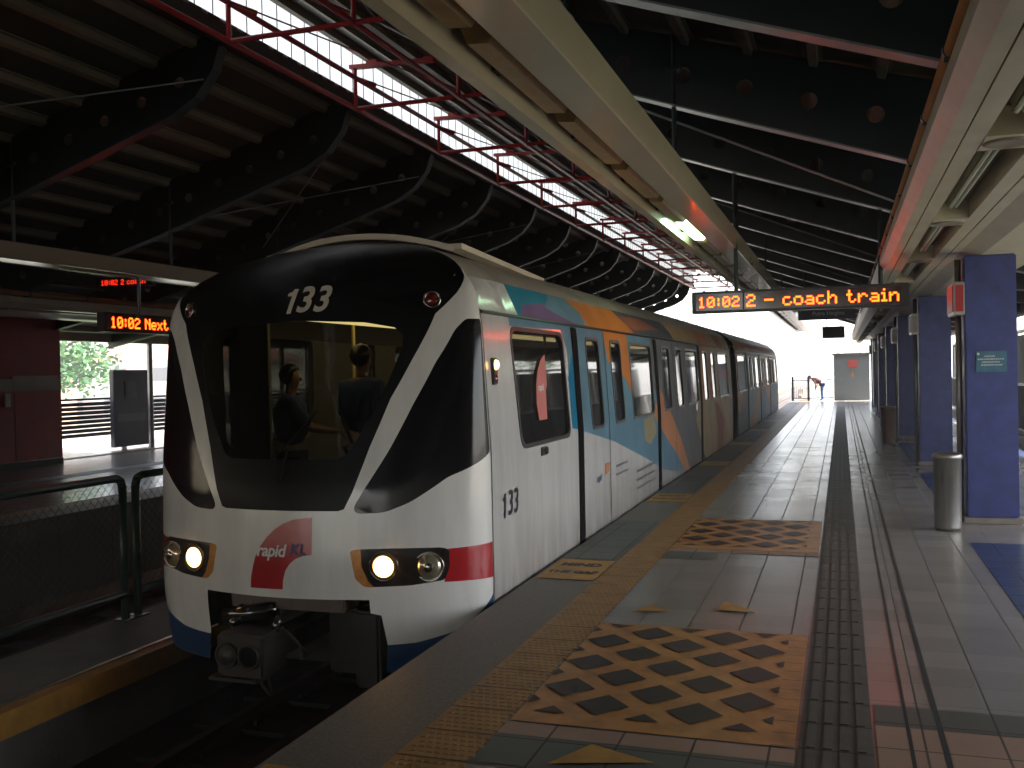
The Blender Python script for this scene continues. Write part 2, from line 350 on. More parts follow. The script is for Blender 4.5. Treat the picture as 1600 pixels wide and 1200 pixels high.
mat['int_light'] = M('interior_ceiling_light', (.8, .7, .4), .5, var=0, emit=(1, .80, .36), es=.7)
mat['int_ceil'] = M('interior_ceiling_amber', (.45, .33, .14), .4, var=.1)
mat['pole'] = M('yellow_grab_pole', (.42, .33, .10), .3, .2, var=.1)
mat['seat'] = M('blue_seat', (.03, .05, .16), .6, var=.15)
# translucent clerestory sheet
m = bpy.data.materials.new('translucent_sheet'); m.use_nodes = True; n = m.node_tree.nodes; l = m.node_tree.links; b = n['Principled BSDF']
b.inputs['Base Color'].default_value = (.8, .82, .78, 1); b.inputs['Roughness'].default_value = .5
tr = n.new('ShaderNodeBsdfTranslucent'); tr.inputs[0].default_value = (.5, .5, .5, 1); tp = n.new('ShaderNodeBsdfTransparent')
ns = n.new('ShaderNodeTexNoise'); ns.inputs['Scale'].default_value = 2.5; tcx = n.new('ShaderNodeTexCoord'); l.new(tcx.outputs['Object'], ns.inputs[0])
rp = n.new('ShaderNodeValToRGB'); rp.color_ramp.elements[0].color = (.40, .41, .37, 1); rp.color_ramp.elements[1].color = (.62, .63, .60, 1); l.new(ns.outputs[0], rp.inputs[0]); l.new(rp.outputs[0], tr.inputs[0])
x1 = n.new('ShaderNodeMixShader'); x1.inputs[0].default_value = .85; l.new(b.outputs[0], x1.inputs[1]); l.new(tr.outputs[0], x1.inputs[2])
x2 = n.new('ShaderNodeMixShader'); x2.inputs[0].default_value = .12; l.new(x1.outputs[0], x2.inputs[1]); l.new(tp.outputs[0], x2.inputs[2]); l.new(x2.outputs[0], n['Material Output'].inputs[0])
mat['sheet'] = m
# ------------------------------------------------------------------ ground, platforms, track
def struct(mb, name, mt, smooth=False):
    o = mb.build(name, mt, None, smooth); o['kind'] = 'structure'; return o
YN, YF = -32.0, 50.5           # platform ends
g = MB(); g.add([(-900, -300, -1.3), (900, -300, -1.3), (900, 1500, -1.3), (-900, 1500, -1.3)], [(0, 1, 2, 3)]); struct(g, 'ground', mat['ground'])
g = MB(); g.box(-8.5, -2.36, -30, 400, -1.28, -1.1); struct(g, 'trackbed', mat['bed'])
g = MB(); g.box(-5.95, -5.06, YN, 120, -1.1, -.5); struct(g, 'track_walkway', mat['concrete'])
g = MB(); g.box(-5.062, -4.95, YN, 120, -.66, -.494); struct(g, 'walkway_yellow_edge', mat['yellow'])
g = MB(); g.box(-5.10, -5.064, YN, 120, -.55, -.485); struct(g, 'walkway_metal_edge', mat['alum'])
XC = -3.595; XC2 = -7.265
for c in (XC, XC2):
    for s in (-1, 1):
        g = MB(); g.extr([(c+s*.72-.07, -1.09), (c+s*.72+.07, -1.09), (c+s*.72+.015, -1.05), (c+s*.72+.035, -.96), (c+s*.72-.035, -.96), (c+s*.72-.015, -1.05)], -20, 300); struct(g, 'running_rail', mat['rust'])
    g = MB(); g.box(c-.17, c+.17, -20, 300, -1.02, -.985); struct(g, 'reaction_rail', mat['rust'] if c == XC else mat['alum'])
g = MB(); g.box(-7.55, -7.15, -20, 60, -.70, -.64); struct(g, 'far_reaction_plate', mat['alum'])
g = MB()
for k in range(26):
    for c in (XC, XC2): g.box(c-1.1, c+1.1, 1.0+.65*k, 1.24+.65*k, -1.098, -1.06)
    for c in (XC-.72, XC+.72):
        for d in (-.12, .09): g.box(c+d, c+d+.03, 1.08+.65*k, 1.16+.65*k, -1.06, -1.02)
struct(g, 'sleepers', mat['under'])
g = MB(); g.tube((-2.62, -20, -.98), (-2.62, 60, -.98), .03, 8); g.tube((-2.70, -20, -1.0), (-2.70, 60, -1.0), .022, 8); struct(g, 'trackside_cables', mat['rubber'], True)
# our platform
g = MB(); g.box(-2.235, 3.9, YN, YF, -.25, 0); g.box(-2.0, 3.9, YN, YF, -1.28, -.25); struct(g, 'platform', mat['tile'])
E4 = .004
def sheet(name, mt, rects, z=E4):
    g = MB()
    for x0, x1_, y0, y1 in rects: g.add([(x0, y0, z), (x1_, y0, z), (x1_, y1, z), (x0, y1, z)], [(0, 1, 2, 3)])
    return struct(g, name, mt)
pads = [2.6+4.38*i for i in range(11)]
sheet('platform_edge', mat['granite'], [(-2.232, -1.752, YN, YF)])
sheet('platform_edge_green', mat['tile_green'], [(-2.228, -1.76, p+.8, p+2.9) for p in pads[1:]], 2*E4)
# yellow tactile strip with real domes/bars
g = MB(); g.add([(-1.75, YN, E4), (-1.44, YN, E4), (-1.44, YF, E4), (-1.75, YF, E4)], [(0, 1, 2, 3)])
y = 1.5
while y < 14:
    for k in range(8):
        x = -1.73+k*.0365+(.018 if int(round(y/.05)) % 2 else 0)
        g.add([(x, y, E4), (x+.028, y, E4), (x+.028, y+.034, E4), (x, y+.034, E4), (x+.005, y+.006, .0060), (x+.023, y+.006, .0060), (x+.023, y+.028, .0060), (x+.005, y+.028, .0060)],
              [(4, 5, 6, 7), (0, 1, 5, 4), (1, 2, 6, 5), (2, 3, 7, 6), (3, 0, 4, 7)])
    y += .05
struct(g, 'yellow_tactile_strip', mat['tact_y'])
g = MB(); yy = 1.5
while yy < 14: g.add([(-1.75, yy, E4+.002), (-1.44, yy, E4+.002), (-1.44, yy+.007, E4+.002), (-1.75, yy+.007, E4+.002)], [(0, 1, 2, 3)]); yy += .3
struct(g, 'tactile_joints', mat['groove'])
# brown guiding strip
g = MB(); g.add([(-.19, YN, E4), (.10, YN, E4), (.10, YF, E4), (-.19, YF, E4)], [(0, 1, 2, 3)])
for k in range(4):
    x = -.16+k*.066
    y = 2.
    while y < 40: g.box(x, x+.034, y+.015, y+.285, E4+.0005, .010); y += .3
struct(g, 'brown_guiding_strip', mat['tact_g'])
g = MB(); yy = 2.
while yy < 30: g.add([(-.19, yy-.004, E4+.002), (.10, yy-.004, E4+.002), (.10, yy+.004, E4+.002), (-.19, yy+.004, E4+.002)], [(0, 1, 2, 3)]); yy += .3
struct(g, 'guiding_strip_joints', mat['groove'])
sheet('drain_grooves', mat['groove'], [(.238, .252, YN, YF), (.362, .384, YN, YF)])
sheet('dark_cross_bands', mat['tile_dark'], [(.115, .236, 4.46+4.38*i, 4.73+4.38*i) for i in range(-1, 1)]+[(.254, .36, 4.46+4.38*i, 4.73+4.38*i) for i in range(-1, 1)]+[(.386, 1.0, 4.46+4.38*i, 4.73+4.38*i) for i in range(-1, 1)])
sheet('pink_border_tiles', mat['tile_pink'], [(.115, .236, 3.3, 4.455), (.254, .36, 3.3, 4.455), (.386, 1.0, 3.3, 4.455)]+[(-1.43, -.2, 3.94, 4.08), (-1.43, -.2, 8.32, 8.46)])
sheet('green_border_tiles', mat['tile_green'], [(-1.43, -.2, 3.62, 3.935), (-1.43, -1.0, 8.0, 8.315)])
sheet('blue_floor_tiles', mat['tile_blue'], [(1.03, 3.0, 5.2+5.85*i, 9.25+5.85*i) for i in range(-1, 7)])
# diamond lattices
def lattice(y0):
    g = MB(); g.add([(-1.425, y0, E4), (-.205, y0, E4), (-.205, y0+1.75, E4), (-1.425, y0+1.75, E4)], [(0, 1, 2, 3)])
    struct(g, 'orange_lattice_tiles', mat['orange_t'])
    g = MB()
    for i in range(-4, 5):
        for j in range(-5, 10):
            if (i+j) % 2: continue
            cx, cy = -.86+.212*i, y0+.5+.2125*j
            P = [(cx-.128, cy), (cx, cy-.143), (cx+.128, cy), (cx, cy+.143)]
            # clip to the panel
            def clip(P, ax, lim, sg):
                out = []
                for k in range(len(P)):
                    a, b_ = P[k], P[(k+1) % len(P)]; da = (a[ax]-lim)*sg; db = (b_[ax]-lim)*sg
                    if da >= 0: out.append(a)
                    if (da > 0) != (db > 0) and da != db:
                        t = da/(da-db); out.append((a[0]+(b_[0]-a[0])*t, a[1]+(b_[1]-a[1])*t))
                return out
            for ax, lim, sg in ((0, -1.42, 1), (0, -.305, -1), (1, y0+.13, 1), (1, y0+1.72, -1)):
                if P: P = clip(P, ax, lim, sg)
            if len(P) > 2: g.add([(p[0], p[1], 2*E4) for p in P], [tuple(range(len(P)))])
    struct(g, 'plum_diamond_tiles', mat['diamond'])
    g = MB()
    for k in range(13):
        yy = y0+k*.146
        if yy < y0+1.74: g.add([(-.30, yy, 2*E4), (-.21, yy, 2*E4), (-.21, yy+.005, 2*E4), (-.30, yy+.005, 2*E4)], [(0, 1, 2, 3)])
    struct(g, 'lattice_joints', mat['groove'])
for k in range(2): lattice(4.10+4.38*k)
g = MB()
for (a, b_, c_) in (((-.75, 6.55), (-.52, 6.3), (-.78, 6.3)), ((-1.2, 6.35), (-1.05, 6.2), (-1.3, 6.15)), ((-1.0, 3.90), (-.72, 3.78), (-1.12, 3.66))):
    g.add([(*a, 3*E4), (*c_, 3*E4), (*b_, 3*E4)], [(0, 1, 2)])
struct(g, 'yellow_triangle_tiles', mat['yellow'])
# yellow caution patches on the edge
for i, p in enumerate(pads[:8]):
    y0 = p+4.38*0+.0
    y0 = p
    g = MB(); g.add([(-2.20, y0, 3*E4), (-1.755, y0, 3*E4), (-1.755, y0+.75, 3*E4), (-2.20, y0+.75, 3*E4)], [(0, 1, 2, 3)])
    o = struct(g, 'painted_caution_patch', mat['yellow'])
    if i < 3:
        for s_, yy in (('MIND', y0+.52), ('THE GAP', y0+.24)):
            v, fc = text_mesh(s_, .17 if s_ == 'MIND' else .13, bold=.008)
            t = mesh_obj('painted_lettering', [(-1.98+q.x*.75, yy+q.y, 4*E4) for q in v], fc, mat['diamond']); t['kind'] = 'structure'
# opposite platform
mat['tile_opp'] = tile_mat('opposite_floor_tile', (.27, .25, .23), (.24, .225, .2), (.08, .07, .06), .30, .20, spec=.6)
g = MB(); g.box(-17.5, -8.62, YN, YF, -.22, 0); g.box(-17.5, -8.9, YN, YF, -1.28, -.22); struct(g, 'opposite_platform', mat['tile_opp'])
sheet('opposite_platform_edge', mat['granite'], [(-9.1, -8.625, YN, YF)])
sheet('opposite_tactile_strip', mat['tact_y'], [(-9.42, -9.11, YN, YF)])
sheet('opposite_floor_dark_band', mat['tile_dark'], [(-12.3, -11.9, YN, YF), (-14.9, -14.6, 15.3, YF)])
# ------------------------------------------------------------------ roof (one building)
RL0 = 9.2; SP = 2.9
gy = [RL0+SP*k for k in range(-4, 13)]                # girder planes up to y=44
Y0R, Y1R = -30.0, 45.5
roof = thing('station_roof', 'dark pitched station roof on perforated blue-green girders with red ridge truss', 'roof', (-5.43, 20, 5.2))
def zr(x): return 4.62-.30*(x+1.18)                   # our deck underside
def zl(x): return 4.95+.31*(x+7.95)                   # far deck underside
g = MB(); g.extr([(-6.45, zr(-6.45)), (4.6, zr(4.6)), (4.6, zr(4.6)+.08), (-6.45, zr(-6.45)+.08)][::-1], Y0R, Y1R)
g.build('roof_deck', mat['deck'], roof)
g = MB(); g.extr([(-6.40, zr(-6.40)-.012), (-2.9, zr(-2.9)-.012), (-2.9, zr(-2.9)-.004), (-6.40, zr(-6.40)-.004)][::-1], Y0R, Y1R); g.build('ridge_lining', mat['deck_pale'], roof)
g = MB(); g.extr([(-6.4, zl(-6.4)), (-15.9, zl(-15.9)), (-15.9, zl(-15.9)+.08), (-6.4, zl(-6.4)+.08)], Y0R, Y1R)
g.build('roof_deck', mat['deck'], roof)
# purlins: C-shaped pale channels under the deck
def purlin(x, z, slope, mt=None):
    g = MB(); pr = []
    for dx, dz in ((-.085, 0), (-.085, -.012), (-.05, -.012), (-.035, -.075), (.035, -.075), (.05, -.012), (.085, -.012), (.085, 0)):
        pr.append((x+dx, z+dz-.014+slope*dx))
    g.extr(pr, Y0R+.05, Y1R-.05); g.build('purlin', mt or mat['purlin'], roof)
x = -6.75
while x > -15.5: purlin(x, zl(x), .31); x -= .53
x = -5.9
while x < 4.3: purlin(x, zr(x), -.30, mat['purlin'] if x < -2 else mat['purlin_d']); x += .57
# girders
def girder(out, holes, flange, yk, name='girder'):
    gl = MB()
    loops = [sub(out, .6)]+[[(hx+hr*cos(2*pi*i/16), hz+hr*sin(2*pi*i/16)) for i in range(16)] for hx, hz, hr in holes]
    def cl(a, b_):
        if not inpoly((a, b_), out): return None
        for hx, hz, hr in holes:
            if (a-hx)**2+(b_-hz)**2 < (hr*.99)**2: return None
        return ('w', 0)
    T = .016
    for sgn in (-1, 1):
        r = cdt_regions(loops, [], cl, lambda a, b_: (a, yk+sgn*T/2, b_))['w']
        gl.add(r[0], r[1])
    for lp in loops:
        n_ = len(lp)
        gl.add([(a, yk-T/2, b_) for a, b_ in lp]+[(a, yk+T/2, b_) for a, b_ in lp], [(i, (i+1) % n_, n_+(i+1) % n_, n_+i) for i in range(n_)])
    o = gl.build(name, mat['girder'], roof)
    fl = MB(); 
    n_ = len(flange)
    for i in range(n_-1):
        a, b_ = flange[i], flange[i+1]
        fl.bar((a[0], yk, a[1]), (b_[0], yk, b_[1]), .15, .014, up=(0, 1, 0)) if False else fl.add(
            [(a[0], yk-.075, a[1]), (a[0], yk+.075, a[1]), (b_[0], yk+.075, b_[1]), (b_[0], yk-.075, b_[1]),
             (a[0], yk-.075, a[1]-.016), (a[0], yk+.075, a[1]-.016), (b_[0], yk+.075, b_[1]-.016), (b_[0], yk-.075, b_[1]-.016)],
            [(0, 1, 2, 3), (7, 6, 5, 4), (0, 3, 7, 4), (1, 5, 6, 2)])
    fo = fl.build('flange', mat['girder_f'] if out[0][0] == -4.70 else mat['girder_d'], o)
    return o
# far side girder
fb = [(-6.38, 5.20), (-6.47, 4.95), (-6.70, 4.68), (-7.05, 4.49), (-7.95, 4.20), (-9.6, 3.68), (-12.0, 3.02), (-15.6, 2.30)]
out = fb+[(-15.6, zl(-15.6)-.02), (-6.38, zl(-6.38)-.02)]
hl = [(-6.95-.52*k, (zl(-6.95-.52*k)+(4.2+.31*((-6.95-.52*k)+7.95) if k < 3 else 4.2+.315*((-6.95-.52*k)+7.95)))/2-.02, .065) for k in range(12)]
gl0 = girder(out, hl, fb, gy[0])
fr = [(-4.70, 5.62), (-4.62, 5.40), (-4.45, 5.20), (-4.15, 5.02), (-3.7, 4.82), (-1.18, 3.93), (.67, 3.30), (2.4, 2.80), (3.7, 2.66)]
outr = [(-4.70, zr(-4.70)-.02), (3.7, zr(3.7)-.02)] + fr[::-1]
hr_ = [(-3.6+.56*k, (zr(-3.6+.56*k)+3.9-.34*(-3.6+.56*k+1.18))/2-.02, .075) for k in range(11)]
gr0 = girder(outr, hr_, fr, gy[0])
for k, yy in enumerate(gy[1:]):
    for src in (gl0, gr0):
        c = copy_tree(src, roof); dy = yy-gy[0]
        c.location.y = src.location.y+dy
# clerestory sheet with ribs
g = MB(); NN = int((Y1R-Y0R)/.08)
vs = []; fs = []
for i in range(NN+1):
    yy = Y0R+i*.08; ph = i % 4
    xx = -6.42 if ph in (0, 1) else -6.395
    vs += [(xx, yy, 5.44), (xx, yy, 6.20)]
fs = [(2*i, 2*i+2, 2*i+3, 2*i+1) for i in range(NN)]
g.add(vs, fs); g.build('clerestory_sheet', mat['sheet'], roof)
g = MB()
for k in range(int((Y1R-Y0R)/.32)): g.box(-6.392, -6.384, Y0R+.32*k, Y0R+.32*k+.010, 5.44, 6.1)
g.build('sheet_ribs', mat['deck_pale'], roof)
g = MB(); g.box(-6.45, -6.36, Y0R, Y1R, 5.25, 5.45); g.build('clerestory_sill', mat['deck'], roof)
g = MB(); g.box(-6.36, -6.28, Y0R, Y1R, 6.03, 6.14); g.build('clerestory_head', mat['purlin'], roof)
# red ridge truss
tr_ = MB()
for xx, zz in ((-6.19, 5.18), (-4.69, 5.18), (-6.19, 5.60)): tr_.tube((xx, Y0R, zz), (xx, Y1R, zz), .034, 8)
truss = tr_.build('ridge_truss', mat['redsteel'], roof, True)
bay = MB(); y0 = gy[0]-.16
bay.tube((-6.19, y0, 5.18), (-4.35, y0, 5.18), .03, 8)
bay.build('cross_tube', mat['redsteel'], truss)
b2 = MB(); b2.bar((-6.26, y0, 5.745), (-5.02, y0, 5.70), .09, .05); b2.bar((-6.02, y0, 5.77), (-5.86, y0, 5.77), .02, .09); b2.bar((-5.18, y0, 5.72), (-5.02, y0, 5.715), .02, .10); b2.build('rafter_angle', mat['redsteel'], truss)
b3 = MB(); b3.tube((-6.19, y0, 5.18), (-6.19, y0, 5.76), .028, 8); b3.tube((-4.69, y0, 5.18), (-4.69, y0, 5.48), .028, 8); b3.build('post', mat['redsteel'], truss)
b4 = MB(); b4.tube((-6.10, y0+.15, 5.59), (-4.85, y0+SP-.25, 5.30), .010, 6); b4.tube((-6.19, y0+.06, 5.60), (-6.05, y0+.32, 5.57), .035, 8); b4.tube((-4.72, y0+SP-.05, 5.26), (-4.95, y0+SP-.45, 5.33), .03, 8); b4.build('tie_rod', mat['redsteel'], truss)
bay_parts = list(truss.children)
for yy in gy[1:]:
    for ch in bay_parts:
        c = ch.copy(); COL.objects.link(c); c.parent = truss; c.location.y = ch.location.y+yy-gy[0]
# bracing rods under the far deck and posts
rod = MB(); rod.tube((-6.6, gy[3]+.05, 4.85), (-9.6, gy[4]-.1, 3.85), .009, 6); rod.tube((-9.6, gy[3]+.05, 3.85), (-6.6, gy[4]-.05, 4.85), .009, 6)
r1 = rod.build('brace_rod', mat['girder_f'], roof)
for k in (2, 5, 7, 9):
    c = r1.copy(); COL.objects.link(c); c.parent = roof; c.location.y = (k-3)*SP
rod = MB(); rod.tube((-2.6, gy[4], 4.42), (.9, gy[5], 3.3), .014, 6); r2_ = rod.build('brace_rod', mat['girder_f'], roof)
for k in (2, 4): c = r2_.copy(); COL.objects.link(c); c.parent = roof; c.location.y = k*SP
# eaves
g = MB(); g.box(3.7, 3.95, Y0R, Y1R, 2.62, 3.05); g.build('eave_fascia', mat['soffit'], roof)
g = MB(); g.box(-15.75, -15.5, Y0R, Y1R, 2.42, 2.66); g.box(-15.75, -15.5, Y0R, Y1R, 2.74, 2.98); g.build('eave_fascia', mat['soffit'], roof)
# far roof columns (outer edges)
for i, yy in enumerate([1.9, 7.7, 13.5, 19.3, 25.1, 30.9, 36.7, 42.5]):
    g = MB(); g.tube((-15.63, yy, 0), (-15.63, yy, 2.42), .07, 10); g.build('column', mat['galv'], roof)
hw = thing('hoarding_wall', 'grey-green boundary wall seen between the pillars beyond the slatted railings', 'wall', (4.7, 28, 0))
g = MB(); g.box(4.6, 4.75, 13.0, 46, -1.3, 2.3); g.build('wall_panel', M('grey_green_wall', (.12, .155, .16), .7, var=.25, scale=1.2), hw)
for k in range(12): g = MB(); g.box(4.56, 4.80, 13.0+3*k, 13.15+3*k, -1.3, 2.38); g.build('post', mat['galv'], hw)
g = MB(); g.box(4.55, 4.8, 13.0, 46, 2.381, 2.44); g.build('coping', mat['galv'], hw)
# unseen walls either side behind the camera, added to cut light on the train
hs = thing('light_blocking_walls', 'unseen cream side walls added behind the near platform end to block light', 'light blocker', (-6, -20, 0))
g = MB(); g.box(3.96, 4.2, -31, 4.0, 0, 3.4); g.build('wall', mat['soffit'], hs)
g = MB(); g.box(-17.4, -17.1, -31, 3.0, 0, 3.4); g.build('wall', mat['soffit'], hs)
# ------------------------------------------------------------------ light troughs
def trough(xc, label, n_hang, mirror=1):
    t = thing('light_trough', label, 'light trough', (xc, 18, 3.0))
    def X_(d): return xc+mirror*d
    g = MB()
    ZT = 3.0
    # inner band (track side), outer band (platform side), back
    for pr in ([(-.27, ZT), (-.195, ZT+.004), (-.195, ZT+.18), (-.21, ZT+.18), (-.21, ZT+.02), (-.255, ZT+.016), (-.285, ZT+.19), (-.30, ZT+.19)],
               [(.07, ZT), (.27, ZT+.012), (.275, ZT+.02), (.31, ZT+.20), (.295, ZT+.20), (.262, ZT+.03), (.085, ZT+.018), (.085, ZT+.18), (.07, ZT+.18)]):
        p2 = [(X_(a), z) for a, z in pr]
        if mirror < 0: p2 = p2[::-1]
        g.extr(p2, -5.5, 44.0)
    g.build('enamel_band', mat['cream'], t)
    g = MB(); g.box(xc-.20, xc+.20, -5.5, 44.0, ZT+.185, ZT+.215)
    for k in range(32): g.box(xc-.195, xc+.07*1, -4.6+1.55*k, -4.50+1.55*k, ZT+.09, ZT+.12)
    g.build('tray', mat['under'], t)
    for yy in n_hang:
        g = MB(); zt = (zr(xc) if xc > -5 else zl(xc))-.01
        g.tube((xc+.02, yy, ZT+.2), (xc+.02, yy, zt), .022, 8); g.box(xc-.05, xc+.09, yy-.05, yy+.05, zt-.35, zt-.31); g.build('hanger', mat['girder'], t)
    return t
trough(-1.47, 'long cream enamel light trough hanging above our platform edge', [5.4, 9.2, 15.0, 20.8, 26.6, 32.4, 38.2])
trough(-9.39, 'long cream enamel light trough above the opposite platform, left edge of photo', [6.3, 9.2, 12.1, 15.0, 20.8, 26.6, 32.4], -1)
def fixture(x, y, lit, label, group, mt=None, L=1.34):
    o = thing('fluorescent_light', label, 'light fixture', (x, y, 3.02), group)
    g = MB(); w_ = .095
    g.add([(x-w_, y, 3.13), (x+w_, y, 3.13), (x+w_, y+L, 3.13), (x-w_, y+L, 3.13), (x-w_*.75, y+.03, 3.055), (x+w_*.35, y+.03, 3.045), (x+w_*.35, y+L-.03, 3.045), (x-w_*.75, y+L-.03, 3.055)],
          [(0, 3, 7, 4), (1, 5, 6, 2), (0, 4, 5, 1), (3, 2, 6, 7), (4, 7, 6, 5)])
    g.build('diffuser', mt or (mat['tube_on'] if lit else mat['diffuser']), o)
    g = MB(); g.box(x-w_-.006, x+w_+.006, y-.01, y+L+.01, 3.13, 3.17)
    for k in (.2, .7, 1.15): g.box(x+w_*.95, x+w_*1.15, y+k, y+k+.03, 3.10, 3.15)
    g.build('case', mat['galv'], o)
    return o
for k in range(27):
    y = 3.2-1.50+1.50*k-.55
    lit = abs(y-10.15) < .7
    lab = 'lit greenish fluorescent fixture glowing in the platform-edge trough' if lit else ORD[k]+' unlit yellowed fluorescent fixture along our cream trough, counting from the near end'
    fixture(-1.525, y, lit, lab, 'fluorescent fixtures in our light trough')
for k in range(9):
    y = 7.4+1.55*k
    fixture(-9.335, y, True, ORD[k]+' pale lit fixture along the opposite trough, counting from the left of the photo', 'lit fixtures in the opposite light trough', mat['tube_far'] if k in (0, 1, 3, 4, 6) else mat['diffuser'], L=.8)
# ------------------------------------------------------------------ soffits above the pillars
def soffit(sx, label):
    """sx maps our side x to world x"""
    t = thing('soffit', label, 'soffit', (sx(.8), 18, 2.65))
    def ex(pr, mt, name, y0=-4, y1=44):
        g = MB(); p2 = [(sx(a), z) for a, z in pr]
        if sx(1) < 0: p2 = p2[::-1]
        g.extr(p2, y0, y1); return g.build(name, mt, t)
    ex([(.44, 2.72), (.50, 2.65), (.575, 2.65), (.575, 2.70), (.51, 2.70), (.45, 2.80), (.44, 2.80)], mat['soffit'], 'edge_trim')
    ex([(.585, 2.652), (.68, 2.652), (.68, 2.80), (.665, 2.80), (.665, 2.665), (.585, 2.665)], mat['soffit'], 'recess_frame')
    ex([(.93, 2.652), (1.03, 2.652), (1.03, 2.665), (.945, 2.665), (.945, 2.80), (.93, 2.80)], mat['soffit'], 'recess_frame')
    ex([(1.04, 2.65), (1.12, 2.65), (1.30, 2.60), (1.66, 2.60), (1.72, 2.66), (1.72, 2.70), (1.04, 2.70)], mat['soffit'], 'broad_panel')
    ex([(1.75, 2.66), (1.98, 2.66), (2.02, 2.74), (1.75, 2.74)], mat['soffit'], 'outer_panel')
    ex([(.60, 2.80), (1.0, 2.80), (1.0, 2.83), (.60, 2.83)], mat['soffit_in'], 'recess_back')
    for k in range(17):
        y = 2.35+2.88*k; g = MB(); g.box(min(sx(.682), sx(.928)), max(sx(.682), sx(.928)), y, y+.34, 2.648, 2.79)
        cb = g.build('cross_bar', mat['soffit'], t)
        g = MB(); g.lathe((sx(.805), y+.17, 2.648), [(.0, -.004), (.075, -.006), (.10, -.012), (.118, -.006), (.122, 0)], n=24); g.build('speaker_grille', mat['plinth'], cb, True)
    g = MB(); g.tube((sx(.46), -4, 2.86), (sx(.46), 44, 2.86), .036, 12); g.build('conduit_pipe', mat['pipe'], t, True)
    g = MB()
    for k in range(38): g.box(min(sx(.425), sx(.56)), max(sx(.425), sx(.56)), 1+1.15*k, 1.03+1.15*k, 2.815, 2.83)
    for k in range(38): g.tube((sx(.46), 1+1.15*k, 2.86), (sx(.46), 1.03+1.15*k, 2.86), .043, 12)
    g.build('pipe_clip', mat['girder'], t)
    g = MB(); g.tube((sx(.53), -4, 2.80), (sx(.53), 44, 2.80), .018, 8); g.build('cable_conduit', mat['galv'], t, True)
    ex([(.60, 2.83), (2.0, 2.83), (2.0, 2.86), (.60, 2.86)], mat['deck'], 'void_lid')
    return t
soffit(lambda a: a, 'cream recessed soffit with speakers running over the blue pillars')
soffit(lambda a: -10.86-a, 'cream soffit with pipe over the opposite platform, beyond the fence')
for k in range(14):
    y = 2.35+2.88*k+.42
    o = thing('soffit_light', ORD[k]+' slim unlit tube light recessed in the soffit over our pillars, nearest first', 'tube light', (.80, y, 2.72), 'tube lights recessed in the soffit')
    g = MB(); g.box(.772, .838, y, y+2.35, 2.735, 2.79); g.build('batten', mat['galv'], o)
    g = MB(); g.tube((.79, y+.05, 2.722), (.79, y+2.3, 2.722), .013, 8); g.tube((.825, y+.05, 2.722), (.825, y+2.3, 2.722), .013, 8); g.build('tube', mat['offwhite'], o, True)
# ------------------------------------------------------------------ pillars, bins
PY = [4.75, 10.6, 16.5, 22.3, 28.1, 33.9, 39.7]
for k, y in enumerate(PY[1:]):
    lab = ['nearest wide cobalt blue pillar with a teal plaque and raised sign box', 'second cobalt blue pillar, behind the steel bin', 'third cobalt blue pillar, beside the brown bin',
           'fourth cobalt blue pillar along our platform', 'fifth cobalt blue pillar along our platform', 'farthest cobalt blue pillar near the grey kiosk'][k]
    p = thing('blue_pillar', lab, 'pillar', (1.37, y, 0), 'blue pillars along our platform')
    g = MB(); g.bbox(1.14, 1.60, y-.2, y+.2, .06, 2.60, .012); g.build('cladding', mat['pillar'], p)
    g = MB(); g.bbox(1.11, 1.63, y-.23, y+.23, 0.002, .058, .006); g.build('plinth', mat['plinth'], p)
    g = MB(); g.tube((1.10, y-.05, .0), (1.10, y-.05, 2.58), .03, 10); g.build('downpipe', mat['galv'], p, True)
    if k == 0:
        g = MB(); g.bbox(1.235, 1.505, y-.215, y-.2015, 1.47, 1.67, .003); pl = g.build('plaque', mat['teal'], p)
        g = MB()
        rnd = random.Random(3)
        for r_, (a, b_) in enumerate(((1.31, 1.40), (1.25, 1.48), (1.29, 1.44), (1.28, 1.46))):
            zz = 1.615-.028*r_; x = a
            while x < b_:
                w_ = rnd.uniform(.006, .014); g.box(x, x+w_, y-.218, y-.2152, zz, zz+.012); x += w_+rnd.uniform(.004, .009)
        g.lathe((1.255, y-.217, 1.645), [(0, 0), (.012, 0)], axis='Y', n=12)
        g.build('plaque_lettering', mat['offwhite'], p)
    # sign box on track side
    g = MB(); g.bbox(.985, 1.125, y-.50, y-.40, 2.02, 2.36, .006) if False else g.bbox(1.02, 1.12, y-.46, y+.10, 2.02, 2.33, .008)
    o = g.build('sign_box', mat['galv'], p); g = MB(); g.box(1.012, 1.019, y-.43, y+.07, 2.05, 2.30); g.box(1.035, 1.105, y-.467, y-.461, 2.05, 2.30); g.build('sign_face', mat['redwall'] if k == 0 else mat['plinth'], o)  # nearest face coloured red for the light it reflects
def bin_(cx, cy, r1_, r2_, h, mt, label):
    t = thing('litter_bin', label, 'litter bin', (cx, cy, 0))
    g = MB(); g.lathe((cx, cy, .006), [(0, 0), (r1_, 0), (r1_+.004, .03), (r2_, h-.05), (r2_+.012, h-.045), (r2_+.012, h-.01), (r2_, h)], n=20); g.build('body', mt, t, True)
    g = MB(); g.lathe((cx, cy, .006), [(r2_, h), (r2_*.93, h+.005), (r2_*.88, h-.03), (r2_*.85, h-.2), (0, h-.2)], n=20); g.build('rim', mat['steel'], t, True)
bin_(.925, 9.95, .115, .122, .71, mat['steel'], 'tapered brushed steel litter bin beside the nearest blue pillar')
bin_(.86, 20.6, .12, .14, .74, mat['wood'], 'brown slatted litter bin farther along beside the third pillar')
